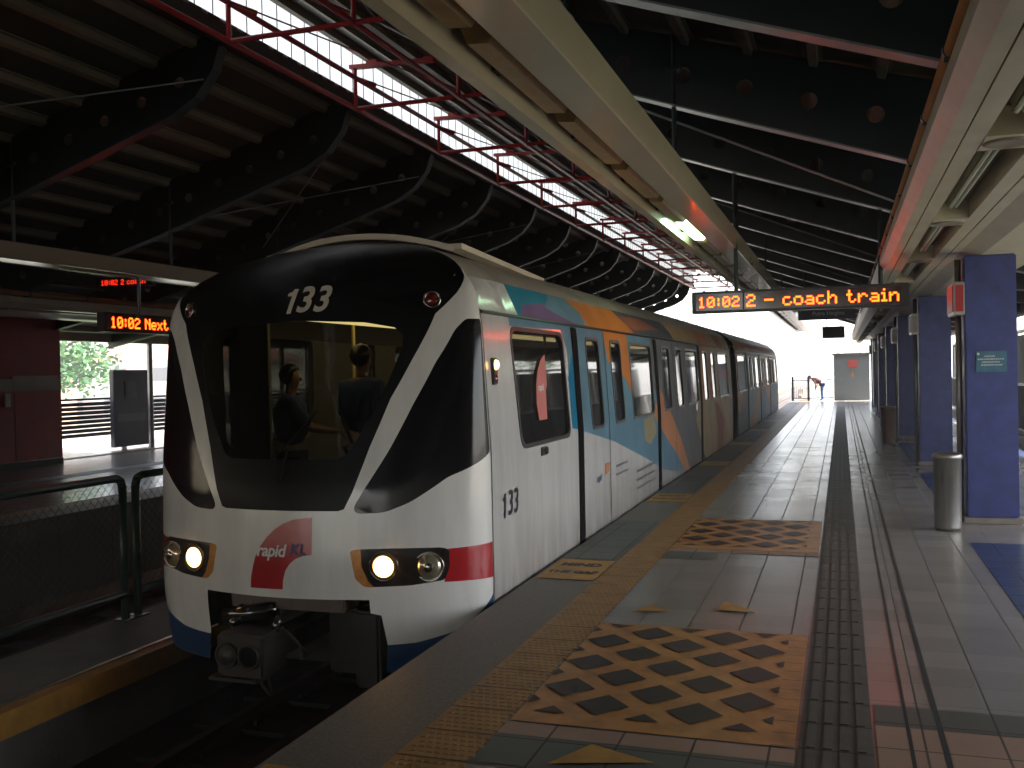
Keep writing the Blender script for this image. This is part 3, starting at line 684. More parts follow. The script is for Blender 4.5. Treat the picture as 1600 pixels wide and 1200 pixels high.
# ------------------------------------------------------------------ LED signs and overhead signs
sg = thing('led_sign', 'long red LED sign reading 10:02 2 - coach train over our platform', 'display sign', (-.49, 12.1, 2.36))
g = MB(); g.bbox(-1.73, .75, 12.1, 12.24, 2.235, 2.50, .008); case = g.build('case', mat['signblack'], sg)
g = MB(); g.box(-1.68, -1.13+.01, 12.094, 12.0985, 2.265, 2.47); g.box(-1.10, .66, 12.094, 12.0985, 2.265, 2.47)
g.build('display_panel', M('sign_panel_tint', (.03, .008, .010), .12, var=0, coat=.6), sg)
led_text('10:02', .0185, lambda u, v, d: (-1.655+u, 12.092-d, 2.302+v), .004, mat['led'], sg)
led_text('2 - coach train', .0212, lambda u, v, d: (-1.075+u, 12.092-d, 2.295+v), .004, mat['led'], sg)
g = MB(); g.tube((-1.20, 12.17, 2.5), (-1.20, 12.17, 4.0), .025, 8); g.tube((.45, 12.17, 2.5), (.45, 12.17, 3.4), .025, 8)
for q in range(9): g.box(-1.6+q*.27, -1.57+q*.27, 12.13, 12.2, 2.5, 2.512)
g.build('hanger', mat['girder'], sg)
# sign over the other platform, running parallel to the track
s2 = thing('led_sign', 'red LED sign reading 10:02 Next train, seen left of the train', 'display sign', (-9.35, 11.6, 2.3))
Xs = -9.30
g = MB(); g.bbox(Xs-.14, Xs, 10.62, 13.1, 2.215, 2.475, .008); g.build('case', mat['signblack'], s2)
led_text('10:02 Next train', .0215, lambda u, v, d: (Xs+.003+d, 10.72+u, 2.27+v), .004, mat['led'], s2)
g = MB(); g.tube((Xs-.05, 11.35, 2.47), (Xs-.05, 11.35, 3.0), .025, 8); g.build('hanger', mat['girder'], s2)
s3 = thing('led_sign', 'small distant red LED sign just below the opposite light trough', 'display sign', (-11.0, 12.75, 3.15))
g = MB(); g.bbox(-11.72, -10.6, 13.2, 13.3, 3.10, 3.25, .008); g.build('case', mat['signblack'], s3)
led_text('10:02 2 coach', .0125, lambda u, v, d: (-11.62+u, 13.197-d, 3.135+v), .003, mat['led_red'], s3)
# destination board
d1 = thing('destination_board', 'blue hanging board reading Putra Heights below the LED sign', 'sign', (-.35, 24, 2.7))
g = MB(); g.bbox(-.95, .33, 24, 24.12, 2.66, 3.02, .008); g.build('case', M('dark_navy_board', (.012, .014, .07), .35, var=.1), d1)
text_obj('small_lettering', 'Platform 2', .085, lambda u, v: (-.27+u, 23.995, 2.93+v), mat['letterred'], d1, bold=.002)
text_obj('lettering', 'Putra Heights', .13, lambda u, v: (-.27+u, 23.995, 2.80+v), mat['offwhite'], d1, bold=.002)
g = MB()
for x in (-.8, .2): g.tube((x, 24.06, 3.02), (x, 24.06, zr(x)), .02, 8)
g.build('hanger', mat['girder'], d1)
d2 = thing('destination_board', 'small dark board hanging alone against the bright sky at the platform end', 'sign', (-.25, 38.5, 2.7))
g = MB(); g.bbox(-.66, .14, 38.5, 38.62, 2.62, 3.06, .008); g.build('case', mat['signblack'], d2)
g = MB()
for x in (-.5, 0): g.tube((x, 38.56, 3.06), (x, 38.56, zr(x)), .015, 8)
g.build('hanger', mat['girder'], d2)
# ------------------------------------------------------------------ kiosk, gates at the platform end
k1 = thing('kiosk', 'pale grey equipment kiosk with red notice at the platform end', 'kiosk', (.45, 50, 0))
g = MB(); g.bbox(-.33, 1.22, 47.5, 50.3, 0, 2.08, .02); g.build('cabin', mat['kiosk'], k1)
g = MB(); g.box(-.40, 1.30, 47.42, 50.4, 2.08, 2.16); g.build('roof', mat['galv'], k1)
g = MB(); g.box(.28, .72, 47.485, 47.497, 1.5, 1.85); g.build('notice', mat['letterred'], k1)
g = MB(); g.box(.45, .53, 47.485, 47.497, 1.02, 1.42); g.build('strip', mat['yellow'], k1)
g = MB(); g.box(-.05, .02, 47.48, 47.497, .9, 1.0); g.build('handle', mat['galv'], k1)
fe = thing('barrier_fence', 'dark railing closing off the far platform end', 'railing', (-1.3, 46, 0))
for (a, b_) in (((-2.15, 47.0), (-1.45, 47.0)), ((-1.45, 47.0), (-.36, 47.6))):
    g = MB()
    for zz in (.12, .95): g.bar((*a, zz), (*b_, zz), .04, .04)
    for i in range(9):
        t = i/8; x = a[0]+(b_[0]-a[0])*t; y = a[1]+(b_[1]-a[1])*t; g.tube((x, y, .12), (x, y, .95), .010, 6)
    g.build('panel', mat['louvre'], fe)
for x in (-2.15, -1.45): g = MB(); g.bbox(x-.05, x+.05, 46.93, 47.07, 0, 1.12, .006); g.build('post', mat['girder'], fe)
# ------------------------------------------------------------------ people
def person(label, base, joints, parts, scale=1.0, heading=0., cat='person', extra=()):
    """joints: dict name->(pos, radius); parts: list of (name, mat, bones)"""
    t = thing('person', label, cat, base)
    return t
def skin_mesh(name, pts, edges, mt, parent, subd=1):
    org = WO[parent.name]
    me = bpy.data.meshes.new(name); me.from_pydata([tuple(Vector(p[:3])-org) for p in pts], edges, [])
    o = bpy.data.objects.new(name, me); COL.objects.link(o); o.parent = parent; me.materials.append(mt)
    md = o.modifiers.new('skin', 'SKIN'); 
    for i, p in enumerate(pts):
        r = p[3]; r = (r, r) if not isinstance(r, tuple) else r
        me.skin_vertices[0].data[i].radius = r
        me.skin_vertices[0].data[i].use_root = (i == 0)
    md.use_smooth_shade = True
    s_ = o.modifiers.new('sub', 'SUBSURF'); s_.levels = subd; s_.render_levels = subd
    dg = bpy.context.evaluated_depsgraph_get(); dg.update()
    m2 = bpy.data.meshes.new_from_object(o.evaluated_get(dg)); o.modifiers.clear(); o.data = m2
    if not m2.materials: m2.materials.append(mt)
    WO[o.name] = org
    return o
def make_person(label, x, y, z0, face, pose, shirt, trouser, hgt=1.7, bend=0.0):
    t = thing('person', label, 'person', (x, y, z0))
    ca, sa = cos(face), sin(face); k = hgt/1.7
    def P(a, b_, c_, r): # a right, b forward, c up (local)
        # bend torso forward around hip
        if c_ > .92 and bend:
            dz = c_-.92; b2_ = b_*cos(bend)+dz*sin(bend); c2_ = .92+dz*cos(bend)-b_*sin(bend); b_, c_ = b2_, c2_
        r = tuple(q*k for q in r) if isinstance(r, tuple) else r*k
        return (x+(a*ca-b_*sa)*k, y+(a*sa+b_*ca)*k, z0+c_*k, r)
    legs = [P(0, 0, .93, (.15, .11)), P(.09, 0, .84, .085), P(.10, .02, .48, .055), P(.10, -.02, .09, .038), P(.11, .14, .03, .03),
            P(-.09, 0, .84, .085), P(-.10, .02, .48, .055), P(-.10, -.02, .09, .038), P(-.11, .14, .03, .03)]
    skin = [P(0, 0, 1.0, (.15, .11)), P(0, 0, 1.22, (.16, .11)), P(0, 0, 1.38, (.15, .09)), P(0, .0, 1.45, .055), P(0, .01, 1.50, .048), P(0, .02, 1.56, .072), P(0, .02, 1.63, .08), P(0, .01, 1.69, .05)]
    arms = {'relaxed': [((.19, 0, 1.38, .05), (.23, .0, 1.10, .038), (.22, .10, .88, .028), (.21, .14, .80, .03))],
            'reach': [((.19, 0, 1.38, .05), (.24, .16, 1.14, .038), (.10, .36, 1.10, .028), (.06, .44, 1.10, .03))]}[pose][0]
    pts = list(skin); ed = [(i, i+1) for i in range(7)]
    for s_ in (1, -1):
        b0 = len(pts)
        for (a, b_, c_, r) in arms: pts.append(P(a*s_, b_, c_, r))
        ed += [(2, b0), (b0, b0+1), (b0+1, b0+2), (b0+2, b0+3)]
        h0 = b0+3; hx, hy, hz, _ = arms[3]
        for q in range(4):     # fingers
            n0 = len(pts); pts.append(P((hx-.018+.012*q)*s_, hy+.035, hz-.03, .009)); pts.append(P((hx-.02+.013*q)*s_, hy+.05+.004*(q % 2), hz-.075, .007)); ed += [(h0, n0), (n0, n0+1)]
        n0 = len(pts); pts.append(P((hx-.035)*s_, hy+.05, hz+.0, .010)); ed += [(h0, n0)]
    body = skin_mesh('body', pts, ed, mat['skin'], t)
    # shirt, a slightly bigger shell
    sh = [P(0, 0, .95, (.18, .14)), P(0, 0, 1.22, (.19, .14)), P(0, 0, 1.38, (.185, .125)), P(0, .0, 1.45, .085)]
    se = [(0, 1), (1, 2), (2, 3)]
    for s_ in (1, -1):
        b0 = len(sh)
        for (a, b_, c_, r) in arms[:2]: sh.append(P(a*s_, b_, c_, r+.024))
        se += [(2, b0), (b0, b0+1)]
    skin_mesh('shirt', sh, se, shirt, t)
    skin_mesh('trousers', legs[:4]+legs[4:], [(0, 1), (1, 2), (2, 3), (3, 4), (0, 5), (5, 6), (6, 7), (7, 8)], trouser, t)
    g = MB()
    c0 = P(0, 0, 1.645, 0); bm = bmesh.new(); bmesh.ops.create_icosphere(bm, subdivisions=2, radius=1)
    vs = []
    for v in bm.verts:
        q = v.co; lz = q.z*.105; lf = q.y*.105-.012; lr = q.x*.092
        if q.y > .35 and q.z < .25: lf = .02; lz = max(lz, .02)
        pp = P(lr, lf+.01, 1.635+lz, 0); vs.append(pp[:3])
    bm.verts.index_update(); g.add(vs, [tuple(v.index for v in f_.verts) for f_ in bm.faces]); bm.free(); g.build('hair', mat['hair'], t, True)
    g = MB(); 
    for s_ in (1, -1): g.lathe(P(.03*s_, .098, 1.60, 0)[:3], [(0, -.008), (.010, 0), (0, .008)], n=8)
    g.build('eyes', mat['lettergrey'], t, True)
    g = MB(); a = P(0, .09, 1.60, 0)[:3]; b_ = P(0, .104, 1.572, 0)[:3]; g.tube(a, b_, .008, 8, .013); g.build('nose', mat['skin'], t, True)
    g = MB(); a = P(-.025, .098, 1.535, 0)[:3]; b_ = P(.025, .098, 1.535, 0)[:3]; g.tube(a, b_, .006, 8); g.build('mouth', mat['maroon'], t, True)
    return t
pm = make_person('standing person in blue shirt with pale collar seen through the windscreen', -4.02, 7.75, .02, radians(-20), 'relaxed', mat['shirt'], mat['trouser'], 1.78)
g = MB(); g.lathe((-4.02, 7.75, 1.50), [(.062, 0), (.085, -.03), (.10, -.055)], n=16); g.build('collar', mat['collar'], pm, True)
make_person('person with outstretched arm beside the divider inside the train cab', -4.62, 7.55, .02, radians(-60), 'reach', mat['shirt'], mat['trouser'], 1.62)
make_person('person in maroon top and blue trousers bending over the far railing', -.85, 47.0, 0, radians(80), 'reach', mat['maroon'], mat['blueshirt2'], 1.5, bend=1.1)
# ------------------------------------------------------------------ chain link fence between the tracks
FX = -5.86
def fence_panel(y0, y1, k):
    t = thing('chain_link_fence', ['nearest', 'second', 'third', 'fourth', 'fifth', 'sixth', 'seventh', 'eighth'][k]+' green framed chain-link fence panel between the tracks, from the left edge', 'fence', (FX, y0, -.5), 'green chain-link fence panels')
    zb, zt = -.28, .72; r = .035
    g = MB(); pts = [(FX, y0+.05, -.5), (FX, y0+.05, zt-.08), (FX, y0+.075, zt-.02), (FX, y0+.13, zt), (FX, y1-.13, zt), (FX, y1-.075, zt-.02), (FX, y1-.05, zt-.08), (FX, y1-.05, -.5)]
    for i in range(len(pts)-1): g.tube(pts[i], pts[i+1], r, 10)
    g.tube((FX, y0+.05, zb), (FX, y1-.05, zb), r, 10); g.build('frame', mat['green'], t, True)
    for ya_ in (y0-.02, y1-.12): g = MB(); g.box(FX-.07, FX+.07, ya_, ya_+.14, -.5, -.488); g.build('base_plate', mat['green'], t)
    g = MB(); pit = .085; hh = zt-zb; L0 = y0+.08; L1 = y1-.08
    c = L0-hh
    while c < L1:
        for sg_ in (1, -1):
            # line y = c + s, z = zb+s  (or mirrored)
            a0 = max(0, L0-c); a1 = min(hh, L1-c)
            if a1 > a0:
                za, zb_ = (zb+a0, zb+a1) if sg_ == 1 else (zt-a0, zt-a1)
                g.tube((FX+.003*sg_, c+a0, za), (FX+.003*sg_, c+a1, zb_), .0022, 4, cap=False)
        c += pit
    g.build('mesh', mat['wire'], t)
ys = 6.92
fence_panel(ys-3.0, ys-.02, 0)
for k in range(1, 7): fence_panel(ys+.04+3.04*(k-1), ys+.04+3.04*(k-1)+3.0, k)
# ------------------------------------------------------------------ opposite platform furniture
rw = thing('red_wall_block', 'dark red clad stair block with grey band on the opposite platform', 'wall', (-15.5, 10, 0))
g = MB(); g.bbox(-17.0, -14.3, 3.0, 15.1, .10, 2.80, .01)
for k in range(6): pass
g.build('cladding', mat['redwall'], rw)
g = MB(); g.box(-14.302, -14.27, 3.0, 15.08, .0, .10); g.build('plinth', mat['under'], rw)
g = MB(); g.box(-14.298, -14.275, 8.0, 15.02, 1.40, 1.62); g.box(-14.298, -14.27, 13.9, 15.02, 1.40, 1.68); g.build('band_panel', mat['redgrey'], rw)
g = MB(); g.box(-14.298, -14.26, 13.72, 13.84, 1.12, 1.36); g.build('switch_box', mat['galv'], rw)
g = MB()
for k in range(9): g.box(-14.299, -14.294, 4.2+1.22*k, 4.212+1.22*k, .12, 1.39)
g.build('panel_joint', mat['under'], rw)
for k, (y0, y1) in enumerate([(15.2, 18.9), (18.95, 22.7), (22.75, 26.5), (26.55, 30.3), (30.35, 34.1), (34.15, 37.9), (37.95, 41.7), (41.75, 45.5)]):
    t = thing('louvred_railing', ['nearest', 'second', 'third', 'fourth', 'fifth', 'sixth', 'seventh', 'farthest'][k]+' grey louvred railing panel behind the opposite platform', 'railing', (-16.2, y0, 0), 'louvred railings of the opposite platform')
    g = MB()
    for zz in range(8): g.bar((-16.2, y0+.16, .34+.10*zz), (-16.2, y1-.05, .34+.10*zz), .015, .085, up=(.35, 0, 1))
    g.build('louvre_panel', mat['louvre'], t)
    for q in (y0+.04, y0+.13): g = MB(); g.tube((-16.2, q, 0), (-16.2, q, 1.16), .035, 8); g.build('post', mat['galv'], t, True)
    g = MB(); g.bar((-16.2, y0, 1.15), (-16.2, y1, 1.15), .06, .05); g.build('top_rail', mat['louvre'], t)
bd = thing('standing_board', 'plum coloured free-standing board on the opposite platform before bright railing', 'board', (-15.6, 18.4, 0))
g = MB(); g.bbox(-15.65, -15.53, 17.95, 19.1, .05, 1.80, .01); g.build('board', mat['plum'], bd)
g = MB(); g.box(-15.53, -15.52, 18.05, 19.0, .62, .80); g.build('shelf_strip', mat['louvre'], bd)
g = MB(); g.box(-15.53, -15.521, 18.3, 18.7, 1.15, 1.55); g.build('poster', M('dull_poster', (.09, .08, .11), .5, var=.3, scale=8), bd)
# railings at right edge of our platform
for k in range(9):
    y0 = 6.0+4.6*k
    t = thing('platform_railing', ORD[k]+' slatted railing panel behind the blue pillars, nearest first', 'railing', (3.7, y0, 0), 'railings behind the blue pillars')
    g = MB()
    for q in range(22): g.tube((3.7, y0+.1+.2*q, .1), (3.7, y0+.1+.2*q, 1.05), .016, 6)
    g.build('balusters', mat['louvre'], t)
    g = MB(); g.bar((3.7, y0, 1.08), (3.7, y0+4.5, 1.08), .06, .05); g.bar((3.7, y0, .1), (3.7, y0+4.5, .1), .05, .04); g.build('rail', mat['louvre'], t)
# ------------------------------------------------------------------ train
WT = [(-.6, 1.22), (-.35, 1.28), (0, 1.32), (1.0, 1.32), (1.9, 1.27), (2.1, 1.235), (2.2, 1.18), (2.35, 1.02), (2.45, .83), (2.53, .60), (2.58, .38), (2.62, 0.001)]
YB = [(-.6, 6.25), (2.0, 6.25), (2.2, 6.3), (2.4, 6.5), (2.62, 6.95)]
DT = [(-.6, .50), (-.3, .56), (.0, .60), (.3, .60), (.8, .56), (1.4, .44), (2.0, .29), (2.2, .26), (2.4, .24), (2.5, .20), (2.58, .12), (2.62, 0.0)]
def lin(T, z):
    if z <= T[0][0]: return T[0][1]
    for (a, b_), (c, d) in zip(T, T[1:]):
        if z <= c: return b_+(d-b_)*(z-a)/(c-a)
    return T[-1][1]
def itp(T, z):      # smoothed
    h = .05
    return (lin(T, z-h)+2*lin(T, z)+lin(T, z+h))/4 if z < 2.5 else lin(T, z)
NN_ = 1.8
def S(t, z, off=0.):
    t = max(-1, min(1, t)); th = abs(t)*pi/2
    x = itp(WT, z)*(1 if t >= 0 else -1)*sin(th)**(2/NN_); y = itp(YB, z)-itp(DT, z)*max(0, cos(th))**(2/NN_)
    p = Vector((XC+x, y, z))
    if off:
        e = .004; a = S(min(1, t+e), z)-S(max(-1, t-e), z); b_ = S(t, z+e)-S(t, z-e); n_ = a.cross(b_).normalized(); p += n_*off
    return p
def t_of_x(x, z):
    q = min(1, abs(x)/itp(WT, z)); return math.copysign(math.asin(q**(NN_/2))*2/pi, x)
train = thing('train', 'white and black light-rail train number 133 with colourful side livery at the platform', 'train', (XC, 14, -1.0))
mir = lambda P: [(-a, b_) for a, b_ in P]
mr = [(.0, .660), (.238, .661), (.259, .673), (.287, .782), (.34, 1.072), (.413, 1.395), (.499, 1.662), (.606, 1.962), (.70, 2.06), (.80, 2.15), (.919, 2.239), (.97, 2.30), (1.02, 2.40), (1.02, 2.70)]
mask = mr+mir(mr)[::-1][:-1]
sidew = rpoly([(.985, 1.925), (.79, 1.925), (.712, 1.855), (.6, 1.629), (.502, 1.354), (.416, 1.07), (.327, .798), (.292, .685), (.30, .643), (.40, .649), (.494, .712), (.655, .871), (.985, 1.022)], .03)
wr = [(.0, 1.00), (.225, 1.0), (.26, 1.03), (.335, 1.25), (.40, 1.5), (.455, 1.75), (.455, 1.83), (.42, 1.875), (.30, 1.915), (0, 1.945)]
wsc = wr+mir(wr)[::-1][1:-1]
lamp = rpoly([(.281, .40), (.30, .412), (.401, .416), (.625, .409), (.66, .393), (.662, .279), (.637, .193), (.492, .168), (.332, .162), (.30, .217)], .02)
amber = [(.281, .40), (.30, .412), (.318, .413), (.322, .30), (.345, .20), (.365, .163), (.332, .162), (.30, .217)]
stripe = [(.655, .397), (1.0, .405), (1.0, .164), (.636, .179)]
logo = [(.146, .618), (.11, .613), (.073, .603), (.03, .575), (-.014, .536), (-.052, .48), (-.081, .416), (-.10, .35), (-.111, .28), (-.12, .21), (-.122, .137), (.031, .139), (.033, .20), (.044, .265), (.062, .31), (.085, .345), (.115, .366), (.147, .374)]
rec = [(-.333, .085), (.347, .080), (.350, -.007), (.388, -.025), (.41, -.227), (.404, -.45), (-.375, -.45), (-.337, -.206), (-.333, .02)]
blue_t = [(0, -.235), (.41, -.227), (.517, -.216), (.68, -.16), (.894, -.016), (.96, .03), (1.02, .05), (1.02, -.5), (0, -.5)]
blueL = mir(blue_t)
loops = [[(-1, -.42), (1, -.42), (1, 2.615), (-1, 2.615)]]
cl_mask = [p if abs(p[0]) <= 1 else (math.copysign(1, p[0]), p[1]) for p in mask]
Rr = [sidew, mir(sidew), wsc, lamp, mir(lamp), stripe, mir(stripe), logo, rec]
loops[0] = sub(loops[0], .07)
lines = []
def clampz(P): return [(max(-1, min(1, a)), max(-.42, min(2.615, b_))) for a, b_ in P]
loops += [sub(clampz(P), .05) for P in Rr+[mask, blue_t, blueL, amber, mir(amber)]]
grid = [(-1+.05*i, -.40+.075*j) for i in range(41) for j in range(41) if -.40+.075*j < 2.6]
def ncl(a, b_):
    m_ = 'L' if a < 0 else 'R'; q = (abs(a), b_)
    if inpoly((a, b_), rec): return None
    if inpoly(q, sidew): return ('side_'+m_, 0)
    if inpoly((a, b_), wsc): return ('wind', 0)
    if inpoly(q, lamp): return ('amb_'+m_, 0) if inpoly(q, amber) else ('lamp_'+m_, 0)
    if inpoly((a, b_), logo): return ('nose', 2)
    if inpoly(q, stripe): return ('nose', 2)
    if inpoly((a, b_), mask): return ('nose', 1)
    if inpoly(q, blue_t): return ('nose', 3)
    return ('nose', 0)
reg = cdt_regions(loops, grid, ncl, lambda a, b_: S(a, b_))
nm = {'nose': ('front_fairing', [mat['white'], mat['black'], mat['red'], mat['skirt']]), 'side_L': ('quarter_window', mat['dglass']), 'side_R': ('quarter_window', mat['dglass']),
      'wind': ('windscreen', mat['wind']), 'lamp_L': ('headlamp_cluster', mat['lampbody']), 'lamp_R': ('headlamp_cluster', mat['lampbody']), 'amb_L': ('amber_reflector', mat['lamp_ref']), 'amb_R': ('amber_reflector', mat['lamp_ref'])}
objs = {}
for k, (vs, fs, mi) in reg.items():
    if k.startswith('amb'): continue
    objs[k] = mesh_obj(nm[k][0], vs, fs, nm[k][1], train, mi if k == 'nose' else None, True)
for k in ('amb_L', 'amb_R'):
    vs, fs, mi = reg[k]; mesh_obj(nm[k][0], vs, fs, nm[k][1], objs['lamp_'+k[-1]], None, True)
# fix normals direction (outwards) for all nose objects
for o in objs.values():
    bm = bmesh.new(); bm.from_mesh(o.data)
    for f_ in bm.faces:
        c = f_.calc_center_median(); 
        if f_.normal.dot(Vector((c.x, min(c.y+WO[train.name].y-8.5, 0), 0))) < 0: f_.normal_flip()
    bm.to_mesh(o.data); bm.free()
# lamp lenses
for s_ in (-1, 1):
    par = objs['lamp_R' if s_ > 0 else 'lamp_L']
    for t_, z_, on in ((.401, .300, True), (.572, .288, False)):
        c = S(t_*s_, z_); nrm = (S(t_*s_, z_, .1)-c).normalized()
        if nrm.y > 0: nrm = -nrm
        nrm = (nrm+Vector((0, -1.2, 0))).normalized()
        p = nrm.orthogonal().normalized(); q = nrm.cross(p)
        def disc(prof, name, mt):
            g = MB(); n_ = 28; vs = []
            for r, h in prof: vs += [c+nrm*h+(p*cos(2*pi*i/n_)+q*sin(2*pi*i/n_))*r for i in range(n_)]
            g.add(vs, [(j*n_+i, j*n_+(i+1) % n_, (j+1)*n_+(i+1) % n_, (j+1)*n_+i) for j in range(len(prof)-1) for i in range(n_)]); return g.build(name, mt, par, True)
        disc([(.098, .0), (.102, .012), (.094, .018), (.084, .010)], 'lamp_ring', mat['chrome'] if not on else mat['lampbody'])
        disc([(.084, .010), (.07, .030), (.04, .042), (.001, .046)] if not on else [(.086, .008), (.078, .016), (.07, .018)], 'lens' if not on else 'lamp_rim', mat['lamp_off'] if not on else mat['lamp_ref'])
        if on: disc([(.072, .016), (.055, .026), (.03, .032), (.001, .034)], 'lit_lens', mat['lamp_on'])
        else:
            disc([(.03, .046), (.022, .052), (.001, .052)], 'bulb_cap', mat['chrome'])
    # red tail marker high up
    c = S(.593*s_, 2.06); 
    g = MB(); nrm = Vector((.45*s_, -1, .2)).normalized(); p = nrm.orthogonal().normalized(); q = nrm.cross(p)
    for prof, nme, mt in (([(.062, -.03), (.062, .012), (.048, .016), (.046, .0)], 'marker_ring', mat['chrome']), ([(.046, .0), (.03, .012), (.001, .016)], 'marker_lens', mat['redlens'])):
        g = MB(); n_ = 20; vs = []
        for r, h in prof: vs += [c+nrm*h+(p*cos(2*pi*i/n_)+q*sin(2*pi*i/n_))*r for i in range(n_)]
        g.add(vs, [(j*n_+i, j*n_+(i+1) % n_, (j+1)*n_+(i+1) % n_, (j+1)*n_+i) for j in range(len(prof)-1) for i in range(n_)]); g.build(nme, mt, train, True)
# lettering on the nose
def on_nose(x0, z0, off=.007):
    def fn(u, v): z = z0+v; x = x0+u; return S(t_of_x(x, z), z, -off if S(t_of_x(x, z), z, .1).y > S(t_of_x(x, z), z).y else off)
    return fn
def one(fn, size, mt, sh):
    out = [(.12, .49), (.12, .57), (.22, .60), (.28, .70), (.40, .70), (.40, 0), (.265, 0), (.265, .49)]; g = MB()
    def q(a, b_): return fn((a-.25+sh*(b_-.35))*size, (b_-.35)*size)
    for (x0, x1_, z0, z1, xt) in [(.265, .40, i*.0875, (i+1)*.0875, None) for i in range(8)]:
        g.add([q(x0 if z1 < .62 else .265, z0), q(.40, z0), q(.40, z1), q(.265, z1)], [(0, 1, 2, 3)])
    g.add([q(.12, .50), q(.265, .50), q(.265, .70), q(.235, .62), q(.12, .585)], [(0, 1, 2, 3, 4)])
    g.build('fleet_number', mt, train)
text_obj('fleet_number', '33', .25, on_nose(.125, 2.08), mat['lettercream'], train, bold=.006, shear=.18, space=1.05)
one(on_nose(-.055, 2.08), .25, mat['lettercream'], .18)
text_obj('logo_lettering', 'rapid', .115, on_nose(-.045, .392, .005), mat['letterwhite'], train, bold=.003, shear=.2, space=.95)
text_obj('logo_lettering', 'KL', .105, on_nose(.155, .402, .005), mat['letternavy'], train, bold=.003, shear=.2, space=.95)
# ---- car sides
def side_x(z, s_=1, off=0.): return XC+s_*(itp(WT, z)+off)
def ymap(y, z): 
    if y < 7 and z > 2.0: yb = itp(YB, z); return yb+(y-6.25)*(7-yb)/.75
    return y
ZW = (.985, 1.885)
def winp(a, b_, a2=None, b2=None, z0=ZW[0], z1=ZW[1], r=.09): return rpoly([(a, z1), (b_, z1), (b2 or b_, z0), (a2 or a, z0)], r)
car1 = dict(y0=6.25, y1=21.85, gaps=[(8.60, 8.76), (12.66, 12.84), (16.78, 16.96)],
    doors=[((8.76, 9.835), winp(9.06, 9.60, 9.14, 9.66)), ((9.865, 10.93), winp(10.1, 10.62, 10.16, 10.66)), ((12.84, 14.10), winp(13.2, 13.85)), ((14.13, 15.15), winp(14.35, 14.95)),
           ((16.96, 18.15), winp(17.3, 17.9)), ((18.18, 19.3), winp(18.45, 19.05))],
    wins=[winp(6.83, 8.28, 6.93, 8.34, .975, 1.90, .12), winp(11.1, 12.45), winp(15.32, 16.6), winp(19.55, 21.2)])
car2 = dict(y0=23.0, y1=38.2, gaps=[(25.7, 25.82), (29.8, 29.92), (33.9, 34.02)],
    doors=[((25.82, 27.0), winp(26.2, 26.75)), ((27.03, 28.1), winp(27.3, 27.85)), ((29.92, 31.1), winp(30.25, 30.85)), ((31.13, 32.2), winp(31.4, 31.95)), ((34.02, 35.1), winp(34.3, 34.85)), ((35.13, 36.2), winp(35.4, 35.95))],
    wins=[winp(23.4, 25.4), winp(28.3, 29.5), winp(32.45, 33.6), winp(36.5, 37.8)])
